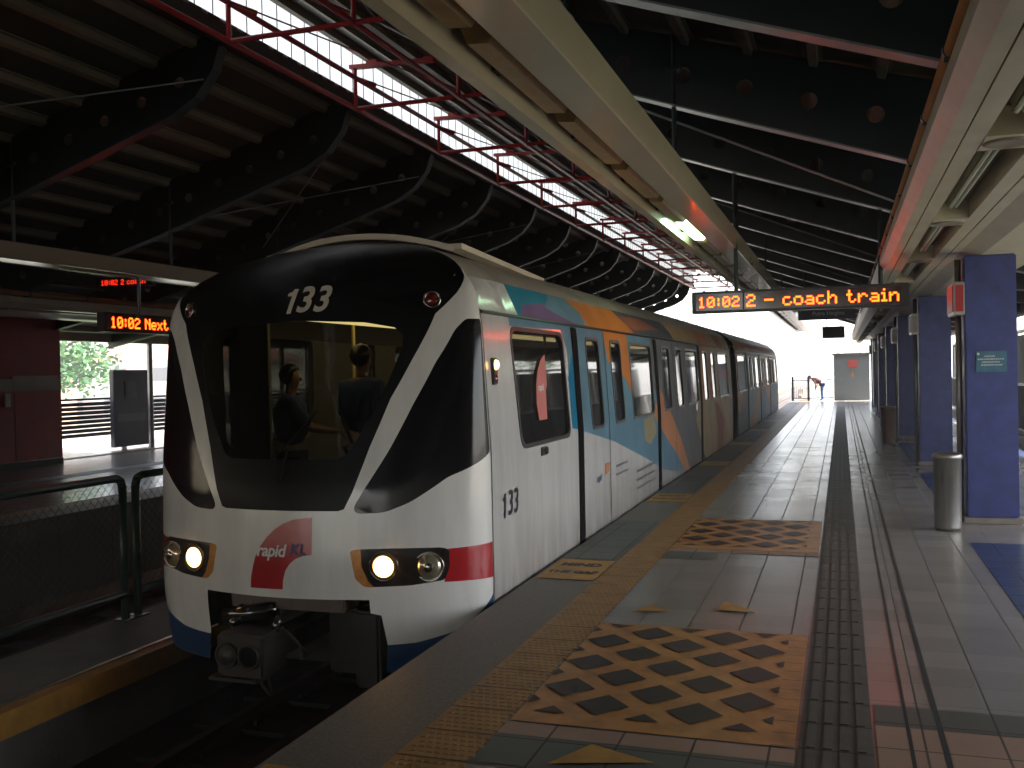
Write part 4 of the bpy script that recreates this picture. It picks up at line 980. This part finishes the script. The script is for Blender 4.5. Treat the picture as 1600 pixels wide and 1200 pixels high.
# livery polygons (y,z), later ones win
LP = [
 ('l_bluegrey', [(6.86, 1.975), (6.86, 1.90), (8.25, 1.92), (8.40, 1.75), (8.42, 1.05), (8.98, .97), (10.07, .81), (11.06, .62), (11.9, .46), (13.01, .22), (14.88, -.01), (15.3, -.05), (15.3, 1.975)]),
 ('l_deepblue', [(8.38, 1.5), (8.55, 1.70), (8.72, 1.60), (8.72, 1.01), (8.40, 1.05)]),
 ('l_white', [(10.8, -.6), (10.8, .40), (12.2, .40), (13.01, .2), (13.6, .05), (13.2, -.6)]),
 ('l_orange', [(9.86, 1.975), (11.05, 1.975), (11.12, 1.28), (10.85, 1.45), (9.99, 1.66)]),
 ('l_grey', [(12.5, 1.975), (17.3, 1.975), (16.2, .93), (17.2, -.1), (15.3, -.1), (14.2, .5), (13.4, 1.2), (12.5, 1.3)]),
 ('l_peach', [(12.35, .98), (12.9, 1.30), (13.5, 1.05), (14.0, .80), (14.6, .5), (15.42, -.02), (15.1, -.06), (14.1, .35), (13.2, .66)]),
 ('l_olive', [(11.7, .95), (12.3, .99), (12.55, .75), (12.1, .62), (11.75, .70)]),
 ('l_beige', [(16.4, 1.0), (16.2, .7), (17.36, -.05), (21.9, -.05), (21.9, 1.975), (17.2, 1.975)]),
 ('l_peach', [(17.0, 1.975), (18.2, 1.975), (18.5, 1.0), (17.0, 1.05)]),
 ('l_brown', [(18.7, .95), (19.3, .86), (20.2, .51), (19.9, -.05), (18.9, -.05), (19.1, .4)]),
 ('l_cream', [(19.6, 1.0), (20.4, .9), (21.9, 1.1), (21.9, -.05), (20.6, -.05), (20.5, .5)]),
 ('l_peach', [(22.9, 1.975), (25.0, 1.975), (24.6, 1.2), (23.6, .5), (22.9, .6)]),
 ('l_darkgrey', [(22.9, .6), (23.6, .5), (24.6, 1.2), (25.0, 1.975), (39, 1.975), (39, -.5), (22.9, -.5)]),
 ('l_bluegrey', [(25.9, 1.0), (39, 1.0), (39, -.5), (25.9, -.5)]),
 ('l_orange', [(26.4, -.05), (28.2, -.05), (28.8, .5), (30.4, 1.0), (29.2, 1.0), (27.6, .5)]),
 ('l_peach', [(30.5, 1.975), (39, 1.975), (39, 1.0), (30.5, 1.0)]),
 ('l_orange', [(31.5, 1.0), (34, 1.0), (35, .3), (33.5, .4)]),
 # cove band
 ('l_teal', [(7.12, 1.975), (7.12, 2.25), (8.3, 2.25), (7.9, 2.10), (7.25, 1.975)]),
 ('l_purple', [(7.2, 1.975), (7.25, 2.08), (8.0, 2.14), (9.2, 1.975)]),
 ('l_bluegrey', [(8.3, 2.25), (7.9, 2.10), (8.55, 2.02), (9.25, 1.975), (8.9, 2.25)]),
 ('l_orange', [(8.85, 2.25), (9.30, 1.975), (11.6, 1.975), (10.8, 2.25)]),
 ('l_darkgrey', [(10.8, 2.25), (11.6, 1.975), (14.5, 1.975), (14.0, 2.25)]),
 ('l_brown', [(11.0, 2.18), (11.5, 2.03), (13.4, 2.10), (12.2, 2.2)]),
 ('l_beige', [(14.0, 2.25), (14.5, 1.975), (21.9, 1.975), (21.9, 2.25)]),
 ('l_peach', [(16.8, 2.25), (17.2, 1.975), (18.6, 1.975), (18.2, 2.25)]),
 ('l_brown', [(19.5, 2.25), (19.8, 1.975), (20.8, 1.975), (20.5, 2.25)]),
 ('l_peach', [(22.9, 2.25), (22.9, 1.975), (27, 1.975), (26, 2.25)]),
 ('l_brown', [(26, 2.25), (27, 1.975), (39, 1.975), (39, 2.25)]),
]
LM = ['white']+sorted({k for k, _ in LP if k != 'l_white'})+['rubber']
lmats = [mat[k] for k in LM]
lmats[0] = M('white_side_shaded', (.56, .555, .54), .20, var=.16, scale=2.0, coat=.3, rvar=.06, stretch=(2.5, 2.5, .4))  # same white as the nose, darkened for the weaker light on the side
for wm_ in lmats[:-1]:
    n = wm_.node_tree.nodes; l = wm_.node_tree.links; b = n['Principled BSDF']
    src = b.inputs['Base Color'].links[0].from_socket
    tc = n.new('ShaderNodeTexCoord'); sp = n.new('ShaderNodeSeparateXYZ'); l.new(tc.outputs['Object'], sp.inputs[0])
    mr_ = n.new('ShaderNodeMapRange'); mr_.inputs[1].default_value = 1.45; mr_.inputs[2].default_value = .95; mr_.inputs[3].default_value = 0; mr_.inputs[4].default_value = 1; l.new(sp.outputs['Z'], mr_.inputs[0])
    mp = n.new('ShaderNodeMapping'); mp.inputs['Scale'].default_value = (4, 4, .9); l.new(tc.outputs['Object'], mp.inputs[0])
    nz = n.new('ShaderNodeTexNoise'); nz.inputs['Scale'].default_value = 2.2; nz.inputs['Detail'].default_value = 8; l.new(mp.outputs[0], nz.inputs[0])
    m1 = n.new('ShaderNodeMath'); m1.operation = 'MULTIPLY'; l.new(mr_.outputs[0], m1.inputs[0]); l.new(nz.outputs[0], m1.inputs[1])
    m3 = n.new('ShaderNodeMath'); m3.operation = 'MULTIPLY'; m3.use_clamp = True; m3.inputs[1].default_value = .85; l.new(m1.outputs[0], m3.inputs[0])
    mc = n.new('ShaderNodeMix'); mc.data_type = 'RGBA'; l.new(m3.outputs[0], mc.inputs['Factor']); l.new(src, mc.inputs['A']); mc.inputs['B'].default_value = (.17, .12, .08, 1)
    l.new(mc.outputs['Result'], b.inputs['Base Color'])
def build_side(car, s_, near):
    y0, y1 = car['y0'], car['y1']
    rect = [(y0, -.42), (y1, -.42), (y1, 2.24), (y0, 2.24)]
    loops = [sub(rect, .4)]; 
    allw = car['wins']+[w_ for _, w_ in car['doors']]
    loops += allw
    for a, b_ in car['gaps']+[d for d, _ in car['doors']]:
        loops.append(sub([(a, -.05), (b_, -.05), (b_, 1.96), (a, 1.96)], .3))
    def clip2(P): return [(max(y0, min(y1, a)), max(-.42, min(2.24, b_))) for a, b_ in P]
    lps = [(k, clip2(P)) for k, P in LP if any(y0 < a < y1 for a, _ in P)] if near else []
    loops += [sub(P, .5) for _, P in lps]
    grid = [(y0+.5*i, z) for i in range(int((y1-y0)/.5)+1) for z in (-.3, -.15, 0, .3, .6, .9, 1.1, 1.3, 1.5, 1.7, 1.9, 2.0, 2.08, 2.14, 2.19)]
    def cl(a, b_):
        if not (y0 <= a <= y1 and -.42 <= b_ <= 2.24): return None
        for w_ in allw:
            if inpoly((a, b_), w_): return None
        key = 'body'
        if -.05 < b_ < 1.96:
            for (c, d), _ in car['doors']:
                if c < a < d: key = ('door', c)
            for c, d in car['gaps']:
                if c < a < d: return ('body', len(LM)-1)
        mi = 0
        if near:
            for k, P in lps:
                if inpoly((a, b_), P): mi = LM.index('white' if k == 'l_white' else k)
            if b_ < -.05: mi = LM.index('white')
        return (key, mi)
    def mp(a, b_): return (side_x(b_, s_), ymap(a, b_), b_)
    rg = cdt_regions(loops, grid, cl, mp)
    res = {}
    for k, (vs, fs, mi) in rg.items():
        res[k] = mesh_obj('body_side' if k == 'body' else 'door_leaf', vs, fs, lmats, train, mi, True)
    # windows: glass + gasket ring
    def window(wp, par, name):
        fn = lambda off: (lambda a, b_: (side_x(b_, s_, off), a, b_))
        cx = sum(p[0] for p in wp)/len(wp); cz = sum(p[1] for p in wp)/len(wp)
        r = cdt_regions([wp], [(cx+dx, z) for dx in (-.2, 0, .2) for z in (1.2, 1.45, 1.7)], lambda a, b_: ('g', 0) if inpoly((a, b_), wp) else None, fn(-.012))['g']
        g_ = mesh_obj(name, r[0], r[1], mat['wglass'], par, None, True)
        ins = [(cx+(a-cx)*(1-.035/max(.1, abs(max(p[0] for p in wp)-cx))), cz+(b_-cz)*.93) for a, b_ in wp]
        ring = MB(); n_ = len(wp)
        ring.add([fn(.006)(a, b_) for a, b_ in wp]+[fn(.004)(a, b_) for a, b_ in ins]+[fn(-.011)(a, b_) for a, b_ in ins],
                 [(i, (i+1) % n_, n_+(i+1) % n_, n_+i) for i in range(n_)]+[(n_+i, n_+(i+1) % n_, 2*n_+(i+1) % n_, 2*n_+i) for i in range(n_)])
        ring.build('gasket', mat['gasket'], par if par is not train else g_)
        return g_
    for w_ in car['wins']: window(w_, train, 'side_window')
    for (c, d), w_ in car['doors']:
        if ('door', c) in res: window(w_, res[('door', c)], 'door_window')
    # seam lines between leaves
    for (c, d), _ in car['doors'][1::2]:
        g = MB(); zz = [-.05+.1*i for i in range(21)]
        for za, zb_ in zip(zz, zz[1:]):
            g.add([(side_x(za, s_, .004), c-.022, za), (side_x(za, s_, .004), c-.004, za), (side_x(zb_, s_, .004), c-.004, zb_), (side_x(zb_, s_, .004), c-.022, zb_)], [(0, 1, 2, 3)])
        g.build('door_seam', mat['rubber'], train)
    for c, d in car['gaps']:
        g = MB(); zz = [-.05+.1*i for i in range(21)]
        for za, zb_ in zip(zz, zz[1:]):
            g.add([(side_x(za, s_, .010), c, za), (side_x(za, s_, .010), d, za), (side_x(zb_, s_, .010), d, zb_), (side_x(zb_, s_, .010), c, zb_),
                   (side_x(za, s_), c-.01, za), (side_x(za, s_), d+.01, za), (side_x(zb_, s_), d+.01, zb_), (side_x(zb_, s_), c-.01, zb_)],
                  [(0, 1, 2, 3), (0, 3, 7, 4), (1, 5, 6, 2)])
        g.build('door_rubber', mat['rubber'], train)
    g = MB()
    g.add([(side_x(1.955, s_, .002), y0+.02, 1.965), (side_x(1.955, s_, .018), y0+.02, 1.972), (side_x(1.99, s_, .018), y0+.02, 1.985), (side_x(1.99, s_, .002), y0+.02, 1.992),
           (side_x(1.955, s_, .002), y1, 1.965), (side_x(1.955, s_, .018), y1, 1.972), (side_x(1.99, s_, .018), y1, 1.985), (side_x(1.99, s_, .002), y1, 1.992)],
          [(0, 1, 5, 4), (1, 2, 6, 5), (2, 3, 7, 6), (0, 3, 2, 1), (4, 5, 6, 7)])
    g.build('gutter', mat['gasket'], train)
    # inner lining
    r = cdt_regions([rect]+allw, [], lambda a, b_: None if any(inpoly((a, b_), w_) for w_ in allw) or b_ > 2.02 or b_ < 0 else ('l', 0), lambda a, b_: (side_x(b_, s_, -.06), a, b_))
    if 'l' in r: mesh_obj('inner_lining', r['l'][0], r['l'][1], mat['int_wall'], train)
    # roof half
    zs = [2.24, 2.30, 2.36, 2.42, 2.47, 2.51, 2.55, 2.58, 2.60, 2.618]; g = MB(); vs = []
    ya = [None]+([y0+1.0+i for i in range(int(y1-y0-1))]+[y1])
    for q in ya:
        for z in zs:
            yy = (itp(YB, z) if y0 < 7 else y0) if q is None else q
            vs.append((XC+s_*(itp(WT, z) if z < 2.617 else 0), max(yy, itp(YB, z)) if y0 < 7 else yy, z))
    n_ = len(zs); g.add(vs, [(i*n_+j, i*n_+j+1, (i+1)*n_+j+1, (i+1)*n_+j) for i in range(len(ya)-1) for j in range(n_-1)])
    g.build('roof_shell', mat['roofp'], train, True)
for car in (car1, car2):
    for s_ in (1, -1): build_side(car, s_, s_ == 1)
# roof fairing lip
g = MB(); arc = []
for i in range(25):
    u = -1+2*i/24; x = u*.80; zc = 2.66-.13*abs(u)**2.2
    arc.append((XC+x, 6.86+.10*u*u, zc))
def strip(pts, w_, h_):
    vs = []
    for p in pts: vs += [(p[0], p[1], p[2]-h_), (p[0], p[1], p[2]), (p[0], p[1]+w_, p[2]+.01), (p[0], p[1]+w_, p[2]-h_)]
    fs = [(4*i+a, 4*i+(a+1) % 4, 4*i+4+(a+1) % 4, 4*i+4+a) for i in range(len(pts)-1) for a in range(4)]; return vs, fs
g.add(*strip(arc, .25, .045)); 
for s_ in (1, -1):
    pts = [(XC+s_*(.80-.02*k), 6.96+.34*k, 2.53-.004*k) for k in range(9)]
    for a, b_ in zip(pts, pts[1:]): g.bar(a, b_, .12, .045)
g.build('roof_fairing', mat['lip'], train)
# gangway between cars, end walls
g = MB(); 
for k in range(9): g.box(XC-1.12, XC+1.12, 21.9+.125*k, 21.98+.125*k, -.3, 2.25); g.box(XC-1.06, XC+1.06, 21.98+.125*k, 22.03+.125*k, -.3, 2.2)
g.build('gangway_bellows', mat['rubber'], train)
for y_ in (38.2,):
    g = MB(); zs = [-.42+.15*i for i in range(21)]; vs = []
    for z in zs: vs += [(XC-itp(WT, min(z, 2.6)), y_, z), (XC+itp(WT, min(z, 2.6)), y_, z)]
    g.add(vs, [(2*i, 2*i+1, 2*i+3, 2*i+2) for i in range(20)]); g.build('end_wall', mat['black'], train)
# underframe
g = MB(); g.box(XC-1.15, XC+1.15, 6.6, 21.8, -.42, -.12); g.box(XC-1.15, XC+1.15, 23.1, 38.1, -.42, -.12); g.box(XC-.9, XC+.9, 9.5, 18, -.8, -.42); g.box(XC-.9, XC+.9, 26, 35, -.8, -.42); g.build('underframe', mat['under'], train)
for yb in (8.6, 19.8, 25.0, 36.4):
    g = MB(); g.box(XC-1.0, XC+1.0, yb-1.1, yb+1.1, -.72, -.50); bo = g.build('bogie', mat['under'], train)
    for dy in (-.75, .75):
        for s_ in (-1, 1):
            g = MB(); g.lathe((XC+s_*.72, yb+dy, -.66), [(.0, -.05), (.25, -.05), (.29, -.05), (.30, .05), (0, .05)], axis='X', n=24); g.build('wheel', mat['rust'], bo, True)
# wiper
g = MB(); a = S(.02, .84, .02); b_ = S(.05, 1.05, .03); c_ = S(.16, 1.32, .03); a_ = S(-.02, 1.0, .02)
a.y -= .03; b_.y -= .03; c_.y -= .03; a_.y -= .03
g.tube(a, b_, .010, 6); g.tube(a_, c_, .007, 6); g.build('wiper', mat['rubber'], train)
# coupler recess interior
g = MB(); yb_ = 6.5
g.box(-4.35, -2.95, yb_, yb_+.05, -.6, .2); g.box(-4.30, -2.98, 5.78, yb_, .10, .13)
g.build('recess_back', mat['under'], train)
g = MB(); g.bbox(-4.02, -3.14, 5.74, 5.95, -.02, .085, .01); g.build('buffer_beam', mat['under_brown'], train)
g = MB(); g.bbox(-3.14, -2.95, 5.86, 6.3, -.55, -.03, .02); g.bbox(-3.40, -3.16, 5.98, 6.3, -.50, -.05, .02); g.build('side_box', mat['under'], train)
cpl = MB(); cpl.bbox(-3.92, -3.56, 5.42, 5.72, -.40, -.12, .02); cpl.box(-3.80, -3.62, 5.7, 6.5, -.34, -.20)
cpl.bbox(-3.97, -3.60, 5.40, 5.60, -.425, -.402, .005)
co = cpl.build('coupler', mat['coupler'], train)
for cx_, mt in ((-3.83, mat['coupler']), (-3.665, mat['rubber'])):
    g = MB(); g.lathe((cx_, 5.415, -.255), [(.080, .0), (.085, -.015), (.072, -.018), (.066, .002)], axis='Y', n=24); g.build('coupler_ring', mat['coupler'], co, True)
    g = MB(); g.lathe((cx_, 5.413, -.255), [(.066, -.004), (.05, .0), (0, .001)] if mt is mat['rubber'] else [(.066, -.006), (.03, -.03), (0, -.034)], axis='Y', n=24); g.build('coupler_cone', mt, co, True)
g = MB(); g.tube((-4.02, 5.66, -.07), (-3.66, 5.76, -.02), .055, 14); g.tube((-3.60, 5.7, -.02), (-3.60, 5.62, -.14), .03, 10); g.tube((-3.93, 5.63, -.12), (-3.93, 5.8, 0), .04, 10); g.build('drawbar', mat['lampbody'], train, True)
g = MB(); prev = None
for i in range(14):
    u = i/13; p = Vector((-3.50+.06*sin(5*u)+.1*u, 5.6+.2*u, -.12-.55*u+.35*u*u)); 
    if prev: g.tube(prev, p, .011, 6)
    prev = p
prev = None
for i in range(14):
    u = i/13; p = Vector((-3.72+.1*sin(3*u), 5.55+.1*u, -.38-.35*u*(1-u)*2)); 
    if prev: g.tube(prev, p, .010, 6)
    prev = p
g.build('hose', mat['coupler'], train)
# side details
def on_side(y0, z0, off=.006): return lambda u, v: (side_x(z0+v, 1, off), y0+u, z0+v)
text_obj('fleet_number', '33', .25, on_side(6.70, .61), mat['lettergrey'], train, bold=.003, shear=.12, space=1.0)
one(on_side(6.50, .61), .25, mat['lettergrey'], .12)
text_obj('side_lettering', 'rapid', .10, on_side(9.35, .50), mat['letternavy'], train, bold=.002, shear=.2)
g = MB(); v = [(9.62, .62), (9.80, .62), (9.80, .52), (9.62, .50)]; g.add([(side_x(z, 1, .003), y, z) for y, z in v], [(0, 1, 2, 3)]); g.build('side_emblem', mat['l_peach'], train)
text_obj('side_lettering', 'UNIFI', .12, on_side(10.4, .50), mat['l_darkgrey'], train, bold=.002, shear=.2) if False else None
rnd = random.Random(5)
g = MB()
for r_ in range(2):
    y = 10.12
    while y < 10.7:
        w_ = rnd.uniform(.02, .05); z = .53-.09*r_; g.add([(side_x(z, 1, .003), y, z), (side_x(z, 1, .003), y+w_, z), (side_x(z+.025, 1, .003), y+w_, z+.025), (side_x(z+.025, 1, .003), y, z+.025)], [(0, 1, 2, 3)]); y += w_+.02
for r_ in range(3):
    y = 11.2
    while y < 12.35:
        w_ = rnd.uniform(.04, .10); z = .36-.10*r_; g.add([(side_x(z, 1, .003), y, z), (side_x(z, 1, .003), y+w_, z), (side_x(z+.03, 1, .003), y+w_, z+.03), (side_x(z+.03, 1, .003), y, z+.03)], [(0, 1, 2, 3)]); y += w_+.03
g.build('advert_small_print', mat['l_grey'], train)
sail = [(7.42, 1.17), (7.38, 1.30), (7.40, 1.45), (7.46, 1.56), (7.56, 1.65), (7.69, 1.70), (7.70, 1.45), (7.655, 1.40), (7.64, 1.17)]
g = MB(); g.add([(side_x(z, 1, .003), y, z) for y, z in sail], [tuple(range(len(sail)))]); g.build('window_decal', M('pink_red_decal', (.55, .16, .14), .4, var=.05), train)
text_obj('decal_lettering', 'rapid', .075, on_side(7.52, 1.43, .006), mat['letterwhite'], train, bold=.002, shear=.1)
# seam of the cab fairing
g = MB(); zz = [-.4+.1*i for i in range(25)]
for za, zb_ in zip(zz, zz[1:]): g.add([(side_x(za, 1, .003), 6.255, za), (side_x(za, 1, .003), 6.268, za), (side_x(zb_, 1, .003), 6.268, zb_), (side_x(zb_, 1, .003), 6.255, zb_)], [(0, 1, 2, 3)])
g.build('panel_seam', mat['gasket'], train)
mkx = side_x(1.58, 1)
g = MB(); g.bbox(mkx-.01, mkx+.022, 6.38, 6.47, 1.47, 1.66, .008); mk = g.build('side_marker', mat['gasket'], train)
g = MB(); g.lathe((mkx+.022, 6.425, 1.61), [(.036, 0), (.03, .012), (.015, .02), (0, .022)], axis='X', n=16); g.build('lit_lens', mat['amber_on'], mk, True)
g = MB(); g.lathe((mkx+.02, 6.425, 1.515), [(.03, 0), (.024, .010), (0, .016)], axis='X', n=16); g.build('red_lens', mat['redlens'], mk, True)
g = MB(); lx = side_x(.90, 1); g.bbox(lx, lx+.012, 7.42, 7.58, .885, .955, .004); g.build('latch', mat['gasket'], train)
g = MB(); g.bbox(lx+.008, lx+.024, 7.50, 7.56, .895, .945, .004); g.build('latch_plate', mat['chrome'], train)
# interior
g = MB(); g.box(XC-1.22, XC+1.22, 6.35, 21.8, -.03, 0.015); g.box(XC-1.22, XC+1.22, 23.1, 38.1, -.03, 0.015); g.build('floor', mat['int_floor'], train)
g = MB(); g.box(XC-1.2, XC+1.2, 6.45, 21.8, 2.06, 2.09); g.box(XC-1.2, XC+1.2, 23.1, 38.1, 2.06, 2.09); g.build('ceiling', mat['int_ceil'], train)
for s_ in (-1, 1):
    g = MB(); g.box(XC+s_*.60-.13, XC+s_*.60+.13, 7.2, 21.5, 2.03, 2.058); g.build('ceiling_light_strip', mat['int_light'], train)
g = MB(); g.box(-4.88, -4.50, 7.02, 7.06, .2, 2.04); g.build('cab_divider', mat['int_panel'], train)
g = MB(); g.bbox(-4.75, -2.45, 6.12, 6.5, .3, .93, .05); g.build('console', mat['black'], train)
for (x_, y_) in ((-4.33, 8.2), (-3.6, 9.4), (-2.95, 7.6), (-3.6, 12), (-3.6, 15.5)):
    g = MB(); g.tube((x_, y_, 0), (x_, y_, 2.05), .018, 8); g.build('grab_pole', mat['pole'], train, True)
for s_ in (-1, 1):
    for a, b_ in ((11.0, 12.6), (15.2, 16.7), (19.4, 21.4)):
        g = MB(); g.bbox(XC+s_*1.22-(.0 if s_ < 0 else .45), XC+s_*1.22+(.45 if s_ < 0 else .0), a, b_, .38, .46, .02); g.bbox(XC+s_*1.20-.04, XC+s_*1.20+.04, a, b_, .46, .92, .02); g.build('bench_seat', mat['seat'], train)
# ------------------------------------------------------------------ outside: trees and buildings
def tree(x, y, h, r, label, nl=1800, seed=1, ml=None, group=None):
    rn = random.Random(seed); t = thing('tree', label, 'tree', (x, y, -1.3), group)
    g = MB(); top = Vector((x+rn.uniform(-.3, .3), y, -1.3+h*.55)); g.tube((x, y, -1.3), top, .22*h/8, 10, .12*h/8)
    limbs = []
    for k in range(7):
        a = rn.uniform(0, 2*pi); e = top+Vector((cos(a)*r*.6, sin(a)*r*.6, rn.uniform(.1, .35)*h)); s0 = top.lerp(Vector((x, y, -1.3)), rn.uniform(0, .4))
        g.tube(s0, e, .07*h/8, 6, .02); limbs.append(e)
    g.build('trunk', mat['bark'], t)
    g = MB(); cl = []
    for k in range(22):
        a = rn.uniform(0, 2*pi); rr = r*rn.uniform(.1, .85); c = Vector((x+cos(a)*rr, y+sin(a)*rr, -1.3+h*rn.uniform(.45, .95))); cl.append((c, r*rn.uniform(.22, .42)))
    for i in range(nl):
        c, cr = cl[rn.randrange(len(cl))]; d = Vector((rn.gauss(0, 1), rn.gauss(0, 1), rn.gauss(0, .8))); d = d.normalized()*cr*rn.uniform(.4, 1.1)
        p = c+d; s = rn.uniform(.08, .17)*(h/8)**.5; u = Vector((rn.gauss(0, 1), rn.gauss(0, 1), rn.gauss(0, .7))).normalized(); v = u.orthogonal().normalized()
        g.cur = 1 if rn.random() < .35 else 0
        g.add([p-u*s, p-v*s*.5, p+u*s, p+v*s*.5], [(0, 1, 2, 3)])
    g.build('crown', [mat['leafm'], mat['leafl']], t)
tree(-24.8, 25.2, 6.4, 3.0, 'leafy green tree beyond the louvred railing, next to the red wall', 5200, 11)
tree(-44, 36, 6, 3.0, 'tree farther back to the left of the train', 2500, 12)
tree(9.5, 16, 7, 3.0, 'tree behind the railing right of the nearest pillar', 2500, 13)
tree(10, 28, 8, 3.4, 'second tree beyond the right railing', 2200, 14)
tree(9, 44, 7, 3.0, 'third tree beyond the right railing', 2000, 15)
tree(-9, 120, 9, 6, 'broad tree far down the line, left of the gates', 2500, 16)
tree(2.5, 110, 7, 5, 'tree far behind the platform-end railing', 2500, 17)
tree(-16, 95, 10, 6, 'tall tree far down the line beyond the train', 2200, 18)
tree(-30, 75, 9, 5, 'tree beyond the far end of the opposite platform', 2200, 19)
def house(x0, x1_, y0, y1, h, label, wall, nwx, floors, roofh=1.8, seed=0):
    t = thing('house', label, 'house', ((x0+x1_)/2, y0, -1.3))
    g = MB(); g.box(x0, x1_, y0, y1, -1.3, h); g.build('wall', wall, t)
    g = MB(); xm = (x0+x1_)/2; o_ = .5
    g.add([(x0-o_, y0-o_, h), (x1_+o_, y0-o_, h), (x1_+o_, y1+o_, h), (x0-o_, y1+o_, h), (x0+1.2, (y0+y1)/2, h+roofh), (x1_-1.2, (y0+y1)/2, h+roofh)], [(0, 1, 5, 4), (1, 2, 5), (2, 3, 4, 5), (3, 0, 4), (3, 2, 1, 0)])
    g.build('roof', mat['rooft'], t)
    fh = (h+1.3)/floors
    for fl in range(floors):
        for k in range(nwx):
            xa = x0+(x1_-x0)*(k+.25)/nwx; xb = x0+(x1_-x0)*(k+.75)/nwx; za = -1.3+fh*fl+fh*.3
            g = MB(); g.box(xa, xb, y0-.04, y0-.01, za, za+fh*.45); g.build('window', mat['winb'], t)
        ya = y0; nwy = max(2, int((y1-y0)/4))
        for k in range(nwy):
            a = y0+(y1-y0)*(k+.3)/nwy; b_ = y0+(y1-y0)*(k+.7)/nwy; za = -1.3+fh*fl+fh*.3
            g = MB(); g.box(x1_+.01, x1_+.04, a, b_, za, za+fh*.45); g.build('window', mat['winb'], t)
house(-56, -44, 58, 74, 3.0, 'pale house beyond the opposite platform railing', mat['bldg'], 3, 2)
house(-60, -48, 34, 52, 2.4, 'peach walled house partly hidden behind the green tree', mat['bldg2'], 3, 2)
house(14, 26, 20, 40, 5, 'pale building seen beyond the blue pillars', mat['bldg'], 3, 2)
house(-24, -14, 150, 165, 4, 'pale house far down the line', mat['bldg'], 3, 2)
sheet('grass', mat['grass'], [(-30, -18.5, 0, 90), (4.5, 9, 0, 90)], -1.29)
bpy.data.objects['grass']['kind'] = 'structure'
# orange viaduct parapet / fence beyond platform end
pf = thing('track_parapet', 'sunlit orange-brown parapet beside the track past the platform end', 'parapet', (-2.0, 60, -1.1))
g = MB(); g.box(-2.05, -1.9, 51, 140, -1.1, .15); g.build('wall', mat['bldg2'], pf)
for k in range(12): g = MB(); g.box(-2.12, -1.83, 52+6*k, 52.3+6*k, -1.1, .45); g.build('post', mat['bldg'], pf)

# ------------------------------------------------------------------ haze volume, added to imitate veiling glare at the far end
hm = bpy.data.materials.new('veil_glare_haze'); hm.use_nodes = True; hn = hm.node_tree.nodes; hn.clear()
ho = hn.new('ShaderNodeOutputMaterial'); hv = hn.new('ShaderNodeVolumePrincipled'); hv.inputs['Color'].default_value = (.93, .92, .95, 1); hv.inputs['Density'].default_value = .0055
hm.node_tree.links.new(hv.outputs[0], ho.inputs['Volume'])
g = MB(); g.box(-70, 40, -40, 175, -2.3, 12); o = g.build('haze', hm); o['kind'] = 'stuff'
